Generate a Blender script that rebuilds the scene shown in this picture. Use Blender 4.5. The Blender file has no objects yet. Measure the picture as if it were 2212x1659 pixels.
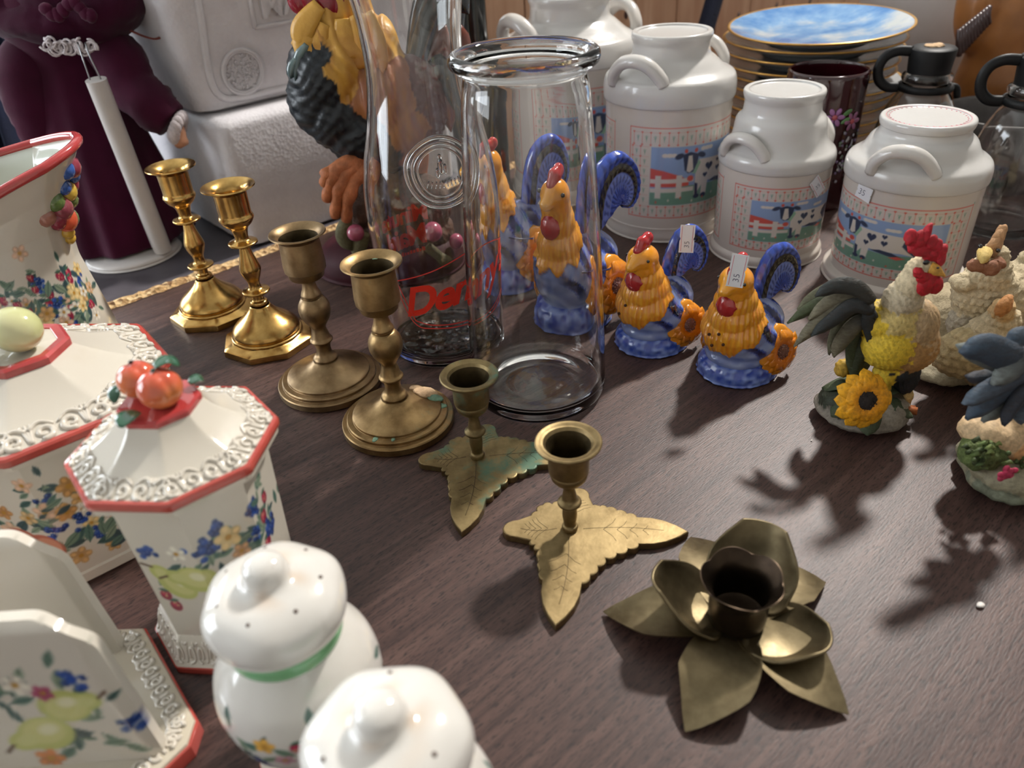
import bpy, bmesh, math, random
import numpy as np
from mathutils import Vector, Matrix, Euler

random.seed(7); RNG = np.random.default_rng(7)
scene = bpy.context.scene
COL = scene.collection
PI = math.pi
R = math.radians

# ------------------------------------------------------------------ camera
FPX, PITCH, ROLL, CAMH = 1661.0, R(34.0), R(4.0), 0.34      # focal length in pixels of the 2212x1659 frame
FWD = np.array([0, math.cos(PITCH), -math.sin(PITCH)])
_r0 = np.array([1.0, 0, 0]); _u0 = np.cross(_r0, FWD)
RIGHT = math.cos(ROLL) * _r0 - math.sin(ROLL) * _u0
UP = math.sin(ROLL) * _r0 + math.cos(ROLL) * _u0
CPOS = np.array([0, 0, CAMH])
cam_data = bpy.data.cameras.new('camera'); cam = bpy.data.objects.new('camera', cam_data); COL.objects.link(cam)
m = Matrix.Identity(4)
for i in range(3):
    m[i][0] = RIGHT[i]; m[i][1] = UP[i]; m[i][2] = -FWD[i]; m[i][3] = CPOS[i]
cam.matrix_world = m
cam_data.sensor_width = 36.0; cam_data.sensor_fit = 'HORIZONTAL'; cam_data.lens = FPX / 2212 * 36.0
cam_data.clip_start = 0.01; cam_data.clip_end = 60
cam_data.dof.use_dof = True; cam_data.dof.focus_distance = 0.56; cam_data.dof.aperture_fstop = 7.0
scene.camera = cam

def at(x, y, Y):                       # a point of the photograph at a known distance Y in the room
    d = FWD + RIGHT * (x - 1106) / FPX - UP * (y - 829.5) / FPX
    return CPOS + d * (Y / d[1])
def tab(x, y, z=0.0):                  # a point of the photograph at a known height z over the table
    d = FWD + RIGHT * (x - 1106) / FPX - UP * (y - 829.5) / FPX
    return CPOS + d * ((z - CAMH) / d[2])

# ------------------------------------------------------------------ world, light, exposure
world = bpy.data.worlds.new('world'); scene.world = world; world.use_nodes = True
bg = world.node_tree.nodes['Background']
bg.inputs[0].default_value = (0.62, 0.72, 0.9, 1); bg.inputs[1].default_value = 0.15
scene.view_settings.view_transform = 'Standard'; scene.view_settings.look = 'None'
scene.view_settings.gamma = 1.0; scene.view_settings.use_curve_mapping = False
scene.view_settings.exposure = -0.08
cy = scene.cycles
cy.use_denoising = True; cy.max_bounces = 11; cy.transmission_bounces = 11; cy.transparent_max_bounces = 8; cy.use_adaptive_sampling = True; cy.adaptive_threshold = 0.05
cy.glossy_bounces = 4; cy.diffuse_bounces = 2; cy.sample_clamp_indirect = 6.0; cy.blur_glossy = 0.6
LAMP_POS = (1.40, 2.10, 2.45); LAMP_POWER = 128.0; WINDOW_GLOW = 10.0
lamp_data = bpy.data.lights.new('lamp_light', 'AREA'); lamp_data.shape = 'DISK'; lamp_data.size = 0.22
lamp_data.energy = LAMP_POWER; lamp_data.color = (1.0, 0.955, 0.90)
lamp_light = bpy.data.objects.new('lamp_light', lamp_data); COL.objects.link(lamp_light)
lamp_light.location = LAMP_POS
lamp_light.rotation_euler = (Vector((0.15, 0.4, 0)) - Vector(LAMP_POS)).to_track_quat('-Z', 'Y').to_euler()

# ------------------------------------------------------------------ colours and materials
def lin(c):
    c = np.asarray(c, float) / 255.0
    return np.where(c <= 0.04045, c / 12.92, ((c + 0.055) / 1.055) ** 2.4)
def C4(c): return tuple(lin(c)) + (1.0,)

class NT:
    def __init__(s, name):
        s.m = bpy.data.materials.new(name); s.m.use_nodes = True
        s.t = s.m.node_tree; s.b = s.t.nodes['Principled BSDF']; s.out = s.t.nodes['Material Output']
    def n(s, typ, **kw):
        nd = s.t.nodes.new(typ)
        for k, v in kw.items():
            if k.startswith('i_'):
                key = k[2:]; nd.inputs[int(key) if key.isdigit() else key.replace('_', ' ')].default_value = v
            else: setattr(nd, k, v)
        return nd
    def l(s, a, b): s.t.links.new(a, b)
    def coords(s, scale=(1, 1, 1), rot=(0, 0, 0)):
        tc = s.n('ShaderNodeTexCoord'); mp = s.n('ShaderNodeMapping')
        mp.inputs['Scale'].default_value = scale; mp.inputs['Rotation'].default_value = rot
        s.l(tc.outputs['Object'], mp.inputs['Vector']); return mp.outputs['Vector']
    def noise(s, vec, scale, detail=4, rough=0.55):
        nd = s.n('ShaderNodeTexNoise'); nd.inputs['Scale'].default_value = scale
        nd.inputs['Detail'].default_value = detail; nd.inputs['Roughness'].default_value = rough
        s.l(vec, nd.inputs['Vector']); return nd.outputs['Fac']
    def ramp(s, fac, stops):
        nd = s.n('ShaderNodeValToRGB'); e = nd.color_ramp.elements
        while len(e) < len(stops): e.new(0.5)
        for k, (p, c) in enumerate(stops): e[k].position = p; e[k].color = c
        s.l(fac, nd.inputs['Fac']); return nd.outputs['Color']
    def mix(s, fac, a, b, typ='MIX'):
        nd = s.n('ShaderNodeMix', data_type='RGBA', blend_type=typ)
        for v, k in ((fac, 0), (a, 6), (b, 7)):
            if hasattr(v, 'links'): s.l(v, nd.inputs[k])
            else: nd.inputs[k].default_value = v
        return nd.outputs[2]
    def bump(s, h, strength, dist, normal=None):
        nd = s.n('ShaderNodeBump'); nd.inputs['Strength'].default_value = strength; nd.inputs['Distance'].default_value = dist
        s.l(h, nd.inputs['Height'])
        if normal: s.l(normal, nd.inputs['Normal'])
        s.l(nd.outputs['Normal'], s.b.inputs['Normal']); return nd.outputs['Normal']
    def attr(s, name='Col'):
        nd = s.n('ShaderNodeAttribute'); nd.attribute_name = name; return nd.outputs['Color']
    def set(s, **kw):
        for k, v in kw.items(): s.b.inputs[k.replace('_', ' ')].default_value = v
        return s

MAT = {}
def mat_plain(name, col, rough=0.5, metal=0.0, coat=0.0, bump=None, vary=0.12, vscale=60, sheen=0.0, spec=0.5, sss=0.0):
    t = NT(name); v = t.coords()
    f = t.noise(v, vscale, 5)
    c = np.array(lin(col)); a = tuple(np.clip(c * (1 - vary), 0, 1)) + (1,); b = tuple(np.clip(c * (1 + vary), 0, 1)) + (1,)
    t.l(t.ramp(f, [(0.3, a), (0.7, b)]), t.b.inputs['Base Color'])
    t.set(Roughness=rough, Metallic=metal, Coat_Weight=coat, Coat_Roughness=0.05, Sheen_Weight=sheen, Specular_IOR_Level=spec)
    if sss: t.set(Subsurface_Weight=sss, Subsurface_Scale=0.004)
    if bump:
        g = t.noise(v, bump[0], 4); t.bump(g, bump[1], bump[2])
    MAT[name] = t.m; return t.m
def mat_attr(name, rough=0.2, coat=0.3, bump=None, stain=0.0, vscale=25):
    t = NT(name); v = t.coords(); c = t.attr()
    if stain:
        f = t.noise(v, vscale, 6, 0.6)
        k = t.ramp(f, [(0.56, (0, 0, 0, 1)), (0.75, (stain, stain, stain, 1))])
        c = t.mix(k, c, C4((196, 160, 110)))
    t.l(c, t.b.inputs['Base Color']); t.set(Roughness=rough, Coat_Weight=coat, Coat_Roughness=0.04)
    if bump:
        g = t.noise(v, bump[0], 4); t.bump(g, bump[1], bump[2])
    MAT[name] = t.m; return t.m
def mat_resin(name, rough=0.62, bscale=420, bstr=0.55, streak=(1, 1, 1), wash=0.35):
    t = NT(name); v = t.coords(streak); c = t.attr()
    f = t.noise(v, bscale, 5, 0.6)
    k = t.ramp(f, [(0.36, (wash, wash, wash, 1)), (0.6, (0, 0, 0, 1))])
    t.l(t.mix(k, c, C4((58, 44, 34))), t.b.inputs['Base Color'])
    t.set(Roughness=rough, Specular_IOR_Level=0.35); t.bump(f, bstr, 0.0012)
    MAT[name] = t.m; return t.m
def mat_brass(name, col, dark, rough, patina=0.0, amount=0.5, bstr=0.08, rvar=0.12, pthr=0.60):
    t = NT(name); v = t.coords()
    f = t.noise(v, 55, 6, 0.62); g = t.noise(v, 260, 5, 0.6)
    c = t.ramp(f, [(0.5 - amount * 0.5, C4(dark)), (0.5 + amount * 0.3, C4(col))])
    if patina:
        k = t.ramp(t.noise(v, 38, 6, 0.65), [(pthr, (0, 0, 0, 1)), (pthr + 0.12, (patina, patina, patina, 1))])
        c = t.mix(k, c, C4((70, 112, 92)))
        mt = t.n('ShaderNodeMath', operation='SUBTRACT'); mt.inputs[0].default_value = 1.0; t.l(k, mt.inputs[1]); t.l(mt.outputs[0], t.b.inputs['Metallic'])
    else: t.set(Metallic=1.0)
    t.l(c, t.b.inputs['Base Color'])
    rr = t.n('ShaderNodeMapRange'); rr.inputs['To Min'].default_value = rough - rvar; rr.inputs['To Max'].default_value = rough + rvar
    t.l(g, rr.inputs['Value']); t.l(rr.outputs['Result'], t.b.inputs['Roughness'])
    t.bump(g, bstr, 0.001); MAT[name] = t.m; return t.m
def mat_glass(name, tint=(1, 1, 1), rough=0.0, bump=None):
    t = NT(name); t.set(Base_Color=tuple(tint) + (1,), Transmission_Weight=1.0, Roughness=rough, IOR=1.48)
    if bump:
        v = t.coords(); t.bump(t.noise(v, bump[0], 2), bump[1], bump[2])
    MAT[name] = t.m; return t.m

mat_attr('glazed_ceramic', 0.12, 0.5, (90, 0.04, 0.002), 0.12, 18)
mat_attr('stoneware_glaze', 0.22, 0.4, (120, 0.05, 0.002), 0.18, 14)
mat_attr('hen_glaze', 0.14, 0.6, (330, 0.22, 0.001))
mat_attr('plain_paint', 0.5, 0.0)
mat_attr('painted_figure', 0.42, 0.05, (200, 0.35, 0.0015))
mat_resin('resin', 0.6, 380, 0.6)
mat_resin('resin_feather', 0.6, 260, 0.7, (1, 1, 2.6))
mat_resin('resin_cream', 0.7, 520, 0.75, wash=0.22)
mat_brass('polished_brass', (214, 176, 108), (158, 118, 60), 0.22, bstr=0.05, rvar=0.07)
mat_brass('dull_brass', (160, 136, 102), (112, 90, 64), 0.42, bstr=0.1)
mat_brass('spotted_brass', (168, 140, 98), (108, 86, 56), 0.42, patina=0.55)
mat_brass('leaf_brass', (158, 138, 100), (104, 88, 60), 0.5, bstr=0.14)
mat_brass('green_leaf_brass', (152, 134, 96), (98, 84, 58), 0.5, patina=0.85, bstr=0.14, pthr=0.52)
mat_brass('flower_brass', (132, 119, 92), (92, 81, 60), 0.45, bstr=0.08)
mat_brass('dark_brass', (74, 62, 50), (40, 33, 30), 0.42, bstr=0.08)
mat_brass('cup_inner_brass', (78, 66, 44), (36, 30, 22), 0.62, bstr=0.15)  # darker, rougher brass set on the inside faces of the candle cups
mat_glass('clear_glass', (0.985, 0.99, 0.985)); mat_glass('rough_glass', (0.98, 0.99, 0.985), 0.03, (150, 0.8, 0.004))
mat_plain('red_print', (226, 44, 22), 0.5, vary=0.05)
mat_plain('red_print_thin', (222, 62, 56), 0.5, vary=0.05)
mat_plain('patina_crust', (196, 164, 128), 0.9, bump=(260, 0.8, 0.003), vary=0.25, vscale=120)
mat_plain('patina_green', (126, 160, 136), 0.9, bump=(260, 0.8, 0.003), vary=0.25, vscale=120)
mat_plain('red_glaze', (186, 66, 66), 0.15, coat=0.5, vary=0.18, vscale=45)
mat_plain('coral_glaze', (190, 80, 70), 0.15, coat=0.5, vary=0.14, vscale=45)
mat_plain('hen_red', (186, 42, 46), 0.14, coat=0.6, vary=0.12)
mat_plain('hen_black', (16, 14, 16), 0.15, coat=0.6)
mat_plain('hole_dark', (70, 38, 18), 0.8)
mat_plain('paper_tag', (236, 236, 240), 0.7, vary=0.02)
mat_plain('tag_ink', (54, 54, 84), 0.7, vary=0.02)
mat_plain('tag_pink', (214, 120, 132), 0.7, vary=0.02)
mat_plain('velvet', (66, 8, 40), 0.85, sheen=0.12, bump=(900, 0.25, 0.001), vary=0.35, vscale=14, spec=0.2)
mat_plain('velvet_dark', (58, 6, 36), 0.85, sheen=0.12, bump=(900, 0.25, 0.001), vary=0.4, vscale=14, spec=0.2)
mat_plain('lace', (214, 204, 206), 0.8, vary=0.15, vscale=300, bump=(600, 0.6, 0.001))
mat_plain('skin', (206, 150, 118), 0.5)
mat_plain('white_plastic', (214, 208, 204), 0.35, vary=0.03, spec=0.5)
mat_plain('wire', (150, 150, 152), 0.3, metal=1.0)
mat_plain('black_plastic', (13, 14, 16), 0.5, vary=0.1, spec=0.3, bump=(500, 0.12, 0.001))
mat_plain('gold_trim', (206, 160, 86), 0.3, metal=0.8, vary=0.15)
mat_plain('plate_back', (170, 172, 172), 0.18, coat=0.4, vary=0.06)
mat_plain('maroon_glass', (44, 8, 16), 0.06, coat=0.8, vary=0.25, vscale=20)
mat_plain('maroon_lacquer', (58, 20, 28), 0.6, coat=0.0, vary=0.15, spec=0.2)
mat_plain('claw', (186, 112, 70), 0.55, bump=(260, 0.6, 0.002), vary=0.3, vscale=120)
mat_plain('bark', (82, 58, 44), 0.8, bump=(180, 0.8, 0.003), vary=0.4, vscale=90)
mat_plain('berry_pink', (168, 84, 106), 0.22, coat=0.6, vary=0.2)
mat_plain('moss', (98, 112, 62), 0.85, bump=(500, 0.9, 0.003), vary=0.4, vscale=300)
mat_plain('pine_wood', (198, 158, 126), 0.6, vary=0.1)
mat_plain('brown_wood', (150, 96, 48), 0.4, coat=0.2, vary=0.25, vscale=18)
mat_plain('dark_wing', (66, 44, 42), 0.4, coat=0.2, vary=0.2)
mat_plain('vase_white', (196, 190, 186), 0.45, vary=0.03)
mat_plain('navy_cloth', (14, 22, 48), 0.9, vary=0.3, vscale=20, bump=(300, 0.4, 0.002))
mat_plain('wall_paint', (206, 202, 196), 0.8, vary=0.04, vscale=3)
mat_plain('ceiling_paint', (222, 220, 214), 0.85, vary=0.03, vscale=3)
mat_plain('floor_lino', (104, 98, 96), 0.55, vary=0.12, vscale=6)
mat_plain('window_frame', (226, 226, 222), 0.5, vary=0.02)
mat_plain('steel', (120, 120, 124), 0.4, metal=0.9)
mat_plain('crumb', (244, 236, 228), 0.7)
mat_plain('charcoal_top', (84, 80, 86), 0.45, vary=0.15, vscale=40, bump=(500, 0.1, 0.001))
mat_plain('stone_grey', (96, 92, 90), 0.7, vary=0.25)
mat_plain('tan_wood', (214, 176, 126), 0.6, vary=0.1)
mat_plain('bottle_black', (14, 22, 20), 0.1, coat=0.6)
mat_plain('bronze_dark', (36, 30, 28), 0.35, vary=0.3, coat=0.3)
mat_plain('rust_red', (120, 52, 40), 0.5, vary=0.3)

def mat_foam():
    t = NT('foam'); v = t.coords()
    vo = t.n('ShaderNodeTexVoronoi'); vo.inputs['Scale'].default_value = 260; t.l(v, vo.inputs['Vector'])
    f = t.noise(v, 30, 4)
    t.l(t.ramp(f, [(0.3, C4((214, 210, 214))), (0.7, C4((228, 225, 228)))]), t.b.inputs['Base Color'])
    t.set(Roughness=0.6, Subsurface_Weight=0.25, Subsurface_Scale=0.01); t.b.inputs['Subsurface Radius'].default_value = (1, 1, 1)
    t.bump(vo.outputs['Distance'], 0.25, 0.0015); MAT['foam'] = t.m
mat_foam()
def mat_table():
    t = NT('walnut_laminate')
    v = t.coords((1, 1, 1))
    v1 = t.coords((3.2, 42, 1)); v2 = t.coords((9, 170, 1)); v3 = t.coords((80, 520, 1))
    a = t.noise(v1, 2.2, 5, 0.6); b = t.noise(v2, 2.0, 4, 0.6); c = t.noise(v3, 2.0, 3, 0.6)
    base = t.ramp(a, [(0.30, C4((62, 43, 39))), (0.5, C4((83, 60, 54))), (0.72, C4((104, 79, 71)))])
    base = t.mix(t.ramp(b, [(0.35, (0.55, 0.55, 0.55, 1)), (0.55, (0, 0, 0, 1))]), base, C4((46, 32, 30)))
    base = t.mix(t.ramp(c, [(0.36, (0.9, 0.9, 0.9, 1)), (0.47, (0, 0, 0, 1))]), base, C4((30, 21, 21)))
    t.l(base, t.b.inputs['Base Color'])
    sm = t.noise(v, 7, 4); rr = t.n('ShaderNodeMapRange'); rr.inputs['To Min'].default_value = 0.38; rr.inputs['To Max'].default_value = 0.52
    t.l(sm, rr.inputs['Value']); t.l(rr.outputs['Result'], t.b.inputs['Roughness'])
    t.set(Specular_IOR_Level=0.42); t.bump(c, 0.3, 0.0006); MAT['walnut_laminate'] = t.m
mat_table()
def mat_chip():
    t = NT('particle_board'); v = t.coords()
    vo = t.n('ShaderNodeTexVoronoi'); vo.inputs['Scale'].default_value = 230; t.l(v, vo.inputs['Vector'])
    t.l(t.ramp(vo.outputs['Color'], [(0.2, C4((128, 92, 58))), (0.5, C4((206, 168, 116))), (0.9, C4((226, 196, 148)))]), t.b.inputs['Base Color'])
    t.set(Roughness=0.9); t.bump(vo.outputs['Distance'], 1.0, 0.003); MAT['particle_board'] = t.m
mat_chip()
def mat_pine():
    t = NT('knotty_pine'); v = t.coords((9, 9, 1.3)); f = t.noise(v, 4, 5)
    c = t.ramp(f, [(0.3, C4((176, 132, 102))), (0.7, C4((206, 168, 138)))])
    t.l(c, t.b.inputs['Base Color']); t.set(Roughness=0.6); MAT['knotty_pine'] = t.m
mat_pine()
def mat_sky_plate():
    t = NT('plate_sky'); v = t.coords((1, 1.5, 1)); f = t.noise(v, 16, 6, 0.6)
    c = t.ramp(f, [(0.36, C4((70, 122, 184))), (0.52, C4((126, 164, 204))), (0.66, C4((196, 200, 200)))])
    g = t.noise(t.coords((1, 1, 1)), 9, 3)
    t.l(c, t.b.inputs['Base Color']); t.set(Roughness=0.12, Coat_Weight=0.5); MAT['plate_sky'] = t.m
mat_sky_plate()
def mat_emit(name, col, strength):
    t = NT(name); t.set(Base_Color=(0.8, 0.8, 0.8, 1), Emission_Color=tuple(col) + (1,), Emission_Strength=strength); MAT[name] = t.m
mat_emit('window_daylight', (0.86, 0.93, 1.0), WINDOW_GLOW)
mat_emit('lamp_globe', (1.0, 0.93, 0.84), 20.0)

# ------------------------------------------------------------------ mesh helpers
def link(name, me, parent=None, mats=(), sharp=None, smooth=True):
    o = bpy.data.objects.new(name, me); COL.objects.link(o)
    for mm in mats: me.materials.append(MAT[mm])
    if parent is not None: o.parent = parent
    me.polygons.foreach_set('use_smooth', [smooth] * len(me.polygons))
    if smooth and sharp: me.set_sharp_from_angle(angle=R(sharp))
    return o
def mesh(name, V, F, mat, parent=None, cols=None, sharp=None, smooth=True, mi=None):
    me = bpy.data.meshes.new(name); me.from_pydata(np.asarray(V, float).tolist(), [], F); me.update()
    if cols is not None:
        ca = me.color_attributes.new('Col', 'FLOAT_COLOR', 'POINT')
        a = np.ones((len(V), 4)); a[:, :3] = cols; ca.data.foreach_set('color', a.ravel())
    mats = (mat,) if isinstance(mat, str) else mat
    o = link(name, me, parent, mats, sharp, smooth)
    if mi is not None: me.polygons.foreach_set('material_index', list(mi))
    return o
class MB:
    def __init__(s): s.v = []; s.f = []; s.c = []; s.m = []; s.k = 0
    def add(s, VF, col=None, mi=0):
        V, F = VF; V = np.asarray(V, float)
        s.v.append(V); s.f += [tuple(i + s.k for i in f) for f in F]; s.m += [mi] * len(F)
        c = np.ones((len(V), 3)); 
        if col is not None: c[:] = col
        s.c.append(c); s.k += len(V); return s
    def build(s, name, mat, parent=None, sharp=None, smooth=True):
        return mesh(name, np.vstack(s.v), s.f, mat, parent, np.vstack(s.c), sharp, smooth, s.m)
def thing(name, label, cat, loc=(0, 0, 0), rz=0.0, group=None, rot=None):
    o = bpy.data.objects.new(name, None); COL.objects.link(o); o.empty_display_size = 0.02
    o.location = loc; o.rotation_euler = rot if rot else (0, 0, rz); o['label'] = label; o['category'] = cat
    if group: o['group'] = group
    return o
def tag(o, label, cat, group=None):
    o['label'] = label; o['category'] = cat
    if group: o['group'] = group
    return o
def struct(o): o['kind'] = 'structure'; return o

def cr(pts, n=6):
    P = np.asarray(pts, float); P = np.vstack([2 * P[0] - P[1], P, 2 * P[-1] - P[-2]]); out = []
    for i in range(1, len(P) - 2):
        a, b, c, d = P[i - 1], P[i], P[i + 1], P[i + 2]
        for k in range(n):
            t = k / n
            out.append(0.5 * (2 * b + (c - a) * t + (2 * a - 5 * b + 4 * c - d) * t * t + (3 * b - a - 3 * c + d) * t ** 3))
    out.append(P[-2]); return np.array(out)
def octo(th, a0=0.0, k=8):             # radial factor of a polygon whose corners lie on the unit circle
    s = 2 * PI / k; return np.cos(s / 2) / np.cos(((th - a0) % s) - s / 2)
def lathe(prof, n=48, shape=None):
    prof = np.asarray(prof, float); th = np.linspace(0, 2 * PI, n, endpoint=False)
    V = []
    for i, (r, z) in enumerate(prof):
        rr = np.full(n, max(r, 1e-5))
        if shape is not None: rr = rr * shape(th, i, z)
        V.append(np.stack([rr * np.cos(th), rr * np.sin(th), np.full(n, z)], 1))
    V = np.vstack(V); F = []
    for i in range(len(prof) - 1):
        for j in range(n):
            k = (j + 1) % n; F.append((i * n + j, i * n + k, (i + 1) * n + k, (i + 1) * n + j))
    return V, F
def closed(prof):                      # close a profile on the axis at both ends
    p = [tuple(q) for q in prof]
    if p[0][0] > 1e-4: p = [(0, p[0][1])] + p
    if p[-1][0] > 1e-4: p = p + [(0, p[-1][1])]
    return p
def tube(path, rad, n=10, flat=1.0, up=(0, 0, 1), cap=True):
    P = np.asarray(path, float); m_ = len(P); rad = np.broadcast_to(np.asarray(rad, float), (m_,))
    T = np.gradient(P, axis=0); T /= np.linalg.norm(T, axis=1)[:, None] + 1e-12
    u = np.asarray(up, float); N = u - T[0] * (u @ T[0])
    if np.linalg.norm(N) < 1e-3: u = np.array([1.0, 0.3, 0]); N = u - T[0] * (u @ T[0])
    N /= np.linalg.norm(N); V = []; th = np.linspace(0, 2 * PI, n, endpoint=False)
    for i in range(m_):
        N = N - T[i] * (N @ T[i]); N /= np.linalg.norm(N) + 1e-12; B = np.cross(T[i], N)
        V.append(P[i] + rad[i] * (np.cos(th)[:, None] * N * flat + np.sin(th)[:, None] * B))
    V = np.vstack(V); F = []
    for i in range(m_ - 1):
        for j in range(n):
            k = (j + 1) % n; F.append((i * n + j, i * n + k, (i + 1) * n + k, (i + 1) * n + j))
    if cap: F.append(tuple(range(n))[::-1]); F.append(tuple((m_ - 1) * n + j for j in range(n)))
    return V, F
_ico = {}
def ico(sub=2):
    if sub not in _ico:
        bm = bmesh.new(); bmesh.ops.create_icosphere(bm, subdivisions=sub, radius=1.0)
        _ico[sub] = (np.array([v.co[:] for v in bm.verts]), [tuple(v.index for v in f.verts) for f in bm.faces]); bm.free()
    return _ico[sub]
def eul(r): return np.array(Euler([R(a) for a in r]).to_matrix())
def ell(c, r, rot=(0, 0, 0), sub=2):
    V, F = ico(sub); r = np.broadcast_to(np.asarray(r, float), (3,))
    return (V * r) @ eul(rot).T + np.asarray(c, float), F
def extrude(pts, z0, z1, bevel=0.0):
    P = np.asarray(pts, float); n = len(P)
    def inset(d):
        a = np.roll(P, 1, 0); b = np.roll(P, -1, 0); t = b - a; t /= np.linalg.norm(t, axis=1)[:, None] + 1e-12
        return P + d * np.stack([-t[:, 1], t[:, 0]], 1)
    rings = [(P, z0), (P, z1 - bevel)] + ([(inset(bevel * 0.4), z1 - bevel * 0.3), (inset(bevel), z1)] if bevel else [])
    V = np.vstack([np.c_[q, np.full(n, z)] for q, z in rings]); F = []
    for i in range(len(rings) - 1):
        for j in range(n):
            k = (j + 1) % n; F.append((i * n + j, i * n + k, (i + 1) * n + k, (i + 1) * n + j))
    F.append(tuple(range(n))[::-1]); F.append(tuple((len(rings) - 1) * n + j for j in range(n)))
    return V, F
def box(lo, hi):
    lo = np.array(lo, float); hi = np.array(hi, float)
    V = np.array([[x, y, z] for z in (lo[2], hi[2]) for x, y in ((lo[0], lo[1]), (hi[0], lo[1]), (hi[0], hi[1]), (lo[0], hi[1]))])
    return V, [(3, 2, 1, 0), (4, 5, 6, 7), (0, 1, 5, 4), (1, 2, 6, 5), (2, 3, 7, 6), (3, 0, 4, 7)]
def rrect(x0, y0, x1, y1, r, n=6):
    pts = []
    for cx_, cy_, a in ((x1 - r, y0 + r, -90), (x1 - r, y1 - r, 0), (x0 + r, y1 - r, 90), (x0 + r, y0 + r, 180)):
        for k in range(n + 1):
            t = R(a + 90 * k / n); pts.append((cx_ + r * math.cos(t), cy_ + r * math.sin(t)))
    return pts
def blade(path, width, thick, n=None, up=(0, 0, 1), cup=0.0, ridge=0.3):
    """leaf, feather or petal: a thick lens-shaped strip along a path; width per point, cup lifts the edges"""
    P = np.asarray(path, float); m_ = len(P); W = np.broadcast_to(np.asarray(width, float), (m_,))
    T = np.gradient(P, axis=0); T /= np.linalg.norm(T, axis=1)[:, None] + 1e-12
    us = np.array([-1, -0.6, -0.2, 0.2, 0.6, 1.0]); V = []; u = np.asarray(up, float)
    for i in range(m_):
        S = np.cross(u, T[i]); S /= np.linalg.norm(S) + 1e-12; N = np.cross(T[i], S)
        for sgn in (1, -1):
            for a in (us if sgn == 1 else us[::-1]):
                V.append(P[i] + S * a * W[i] + N * (cup * W[i] * a * a + sgn * thick * (1 - 0.75 * a * a) * (0.25 + 0.75 * min(1, W[i] / (max(W) + 1e-9) * 1.5)) + (ridge * thick * (1 - abs(a)) if sgn > 0 else 0)))
    V = np.array(V); k = 12; F = []
    for i in range(m_ - 1):
        for j in range(k):
            j2 = (j + 1) % k; F.append((i * k + j, (i + 1) * k + j, (i + 1) * k + j2, i * k + j2))
    F.append(tuple(range(k))); F.append(tuple((m_ - 1) * k + j for j in range(k))[::-1])
    return V, F

# value noise for shapes and colours
_perm = RNG.random((64, 64, 64))
def vn(V, s):
    p = np.asarray(V, float) * s + 1000.3; i = np.floor(p).astype(int); f = p - i; f = f * f * (3 - 2 * f); o = 0
    for dx in (0, 1):
        for dy in (0, 1):
            for dz in (0, 1):
                w = (f[:, 0] if dx else 1 - f[:, 0]) * (f[:, 1] if dy else 1 - f[:, 1]) * (f[:, 2] if dz else 1 - f[:, 2])
                o = o + w * _perm[(i[:, 0] + dx) % 64, (i[:, 1] + dy) % 64, (i[:, 2] + dz) % 64]
    return o
def fbm(V, s): return (vn(V, s) + 0.5 * vn(V, s * 2.1) + 0.25 * vn(V, s * 4.3)) / 1.75

def blob(prims, voxel, smooth=5):
    """one continuous skin over a set of ellipsoids (centre, radii, rotation, colour)"""
    b = MB()
    for p in prims: b.add(ell(p[0], p[1], p[2], 3))
    me = bpy.data.meshes.new('blob'); me.from_pydata(np.vstack(b.v).tolist(), [], b.f); me.update()
    o = bpy.data.objects.new('blob', me); COL.objects.link(o)
    rm = o.modifiers.new('r', 'REMESH'); rm.mode = 'VOXEL'; rm.voxel_size = voxel; rm.adaptivity = 0
    sm = o.modifiers.new('s', 'SMOOTH'); sm.factor = 0.5; sm.iterations = smooth
    dg = bpy.context.evaluated_depsgraph_get(); ev = bpy.data.meshes.new_from_object(o.evaluated_get(dg))
    n = len(ev.vertices); V = np.empty(n * 3); ev.vertices.foreach_get('co', V); V = V.reshape(-1, 3)
    N = np.empty(n * 3); ev.vertices.foreach_get('normal', N); N = N.reshape(-1, 3)
    F = [tuple(p.vertices) for p in ev.polygons]
    bpy.data.objects.remove(o); bpy.data.meshes.remove(me); bpy.data.meshes.remove(ev)
    D = np.stack([(np.linalg.norm(((V - np.array(p[0])) @ eul(p[2])) / np.broadcast_to(np.array(p[1], float), (3,)), axis=1) - 1) * np.min(p[1]) for p in prims], 1)
    return V, F, N, D
def pcols(D, prims, V, jit=0.0, s=300):
    if jit: D = D + jit * np.stack([vn(V + 0.37 * k, s) for k in range(D.shape[1])], 1)
    return np.array([lin(p[3]) for p in prims])[np.argmin(D, 1)]
def chain(p0, p1, r0, r1, col, k=5, squash=(1, 1, 1)):
    p0 = np.array(p0, float); p1 = np.array(p1, float)
    return [(p0 + (p1 - p0) * t, (r0 + (r1 - r0) * t) * np.array(squash), (0, 0, 0), col) for t in np.linspace(0, 1, k)]

def text_mesh(body, size, shear=0.0, offset=0.0, space=1.0, extrude_=0.0, res=4):
    cu = bpy.data.curves.new('txt', 'FONT'); cu.body = body; cu.size = size; cu.shear = shear; cu.offset = offset
    cu.space_character = space; cu.resolution_u = res; cu.extrude = extrude_; cu.align_x = 'CENTER'
    o = bpy.data.objects.new('txt', cu); COL.objects.link(o)
    dg = bpy.context.evaluated_depsgraph_get(); me = bpy.data.meshes.new_from_object(o.evaluated_get(dg))
    bm = bmesh.new(); bm.from_mesh(me); bmesh.ops.triangulate(bm, faces=bm.faces)
    V = np.array([v.co[:] for v in bm.verts]); F = [tuple(v.index for v in f.verts) for f in bm.faces]; bm.free()
    bpy.data.objects.remove(o); bpy.data.curves.remove(cu); bpy.data.meshes.remove(me)
    return V, F

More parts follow.
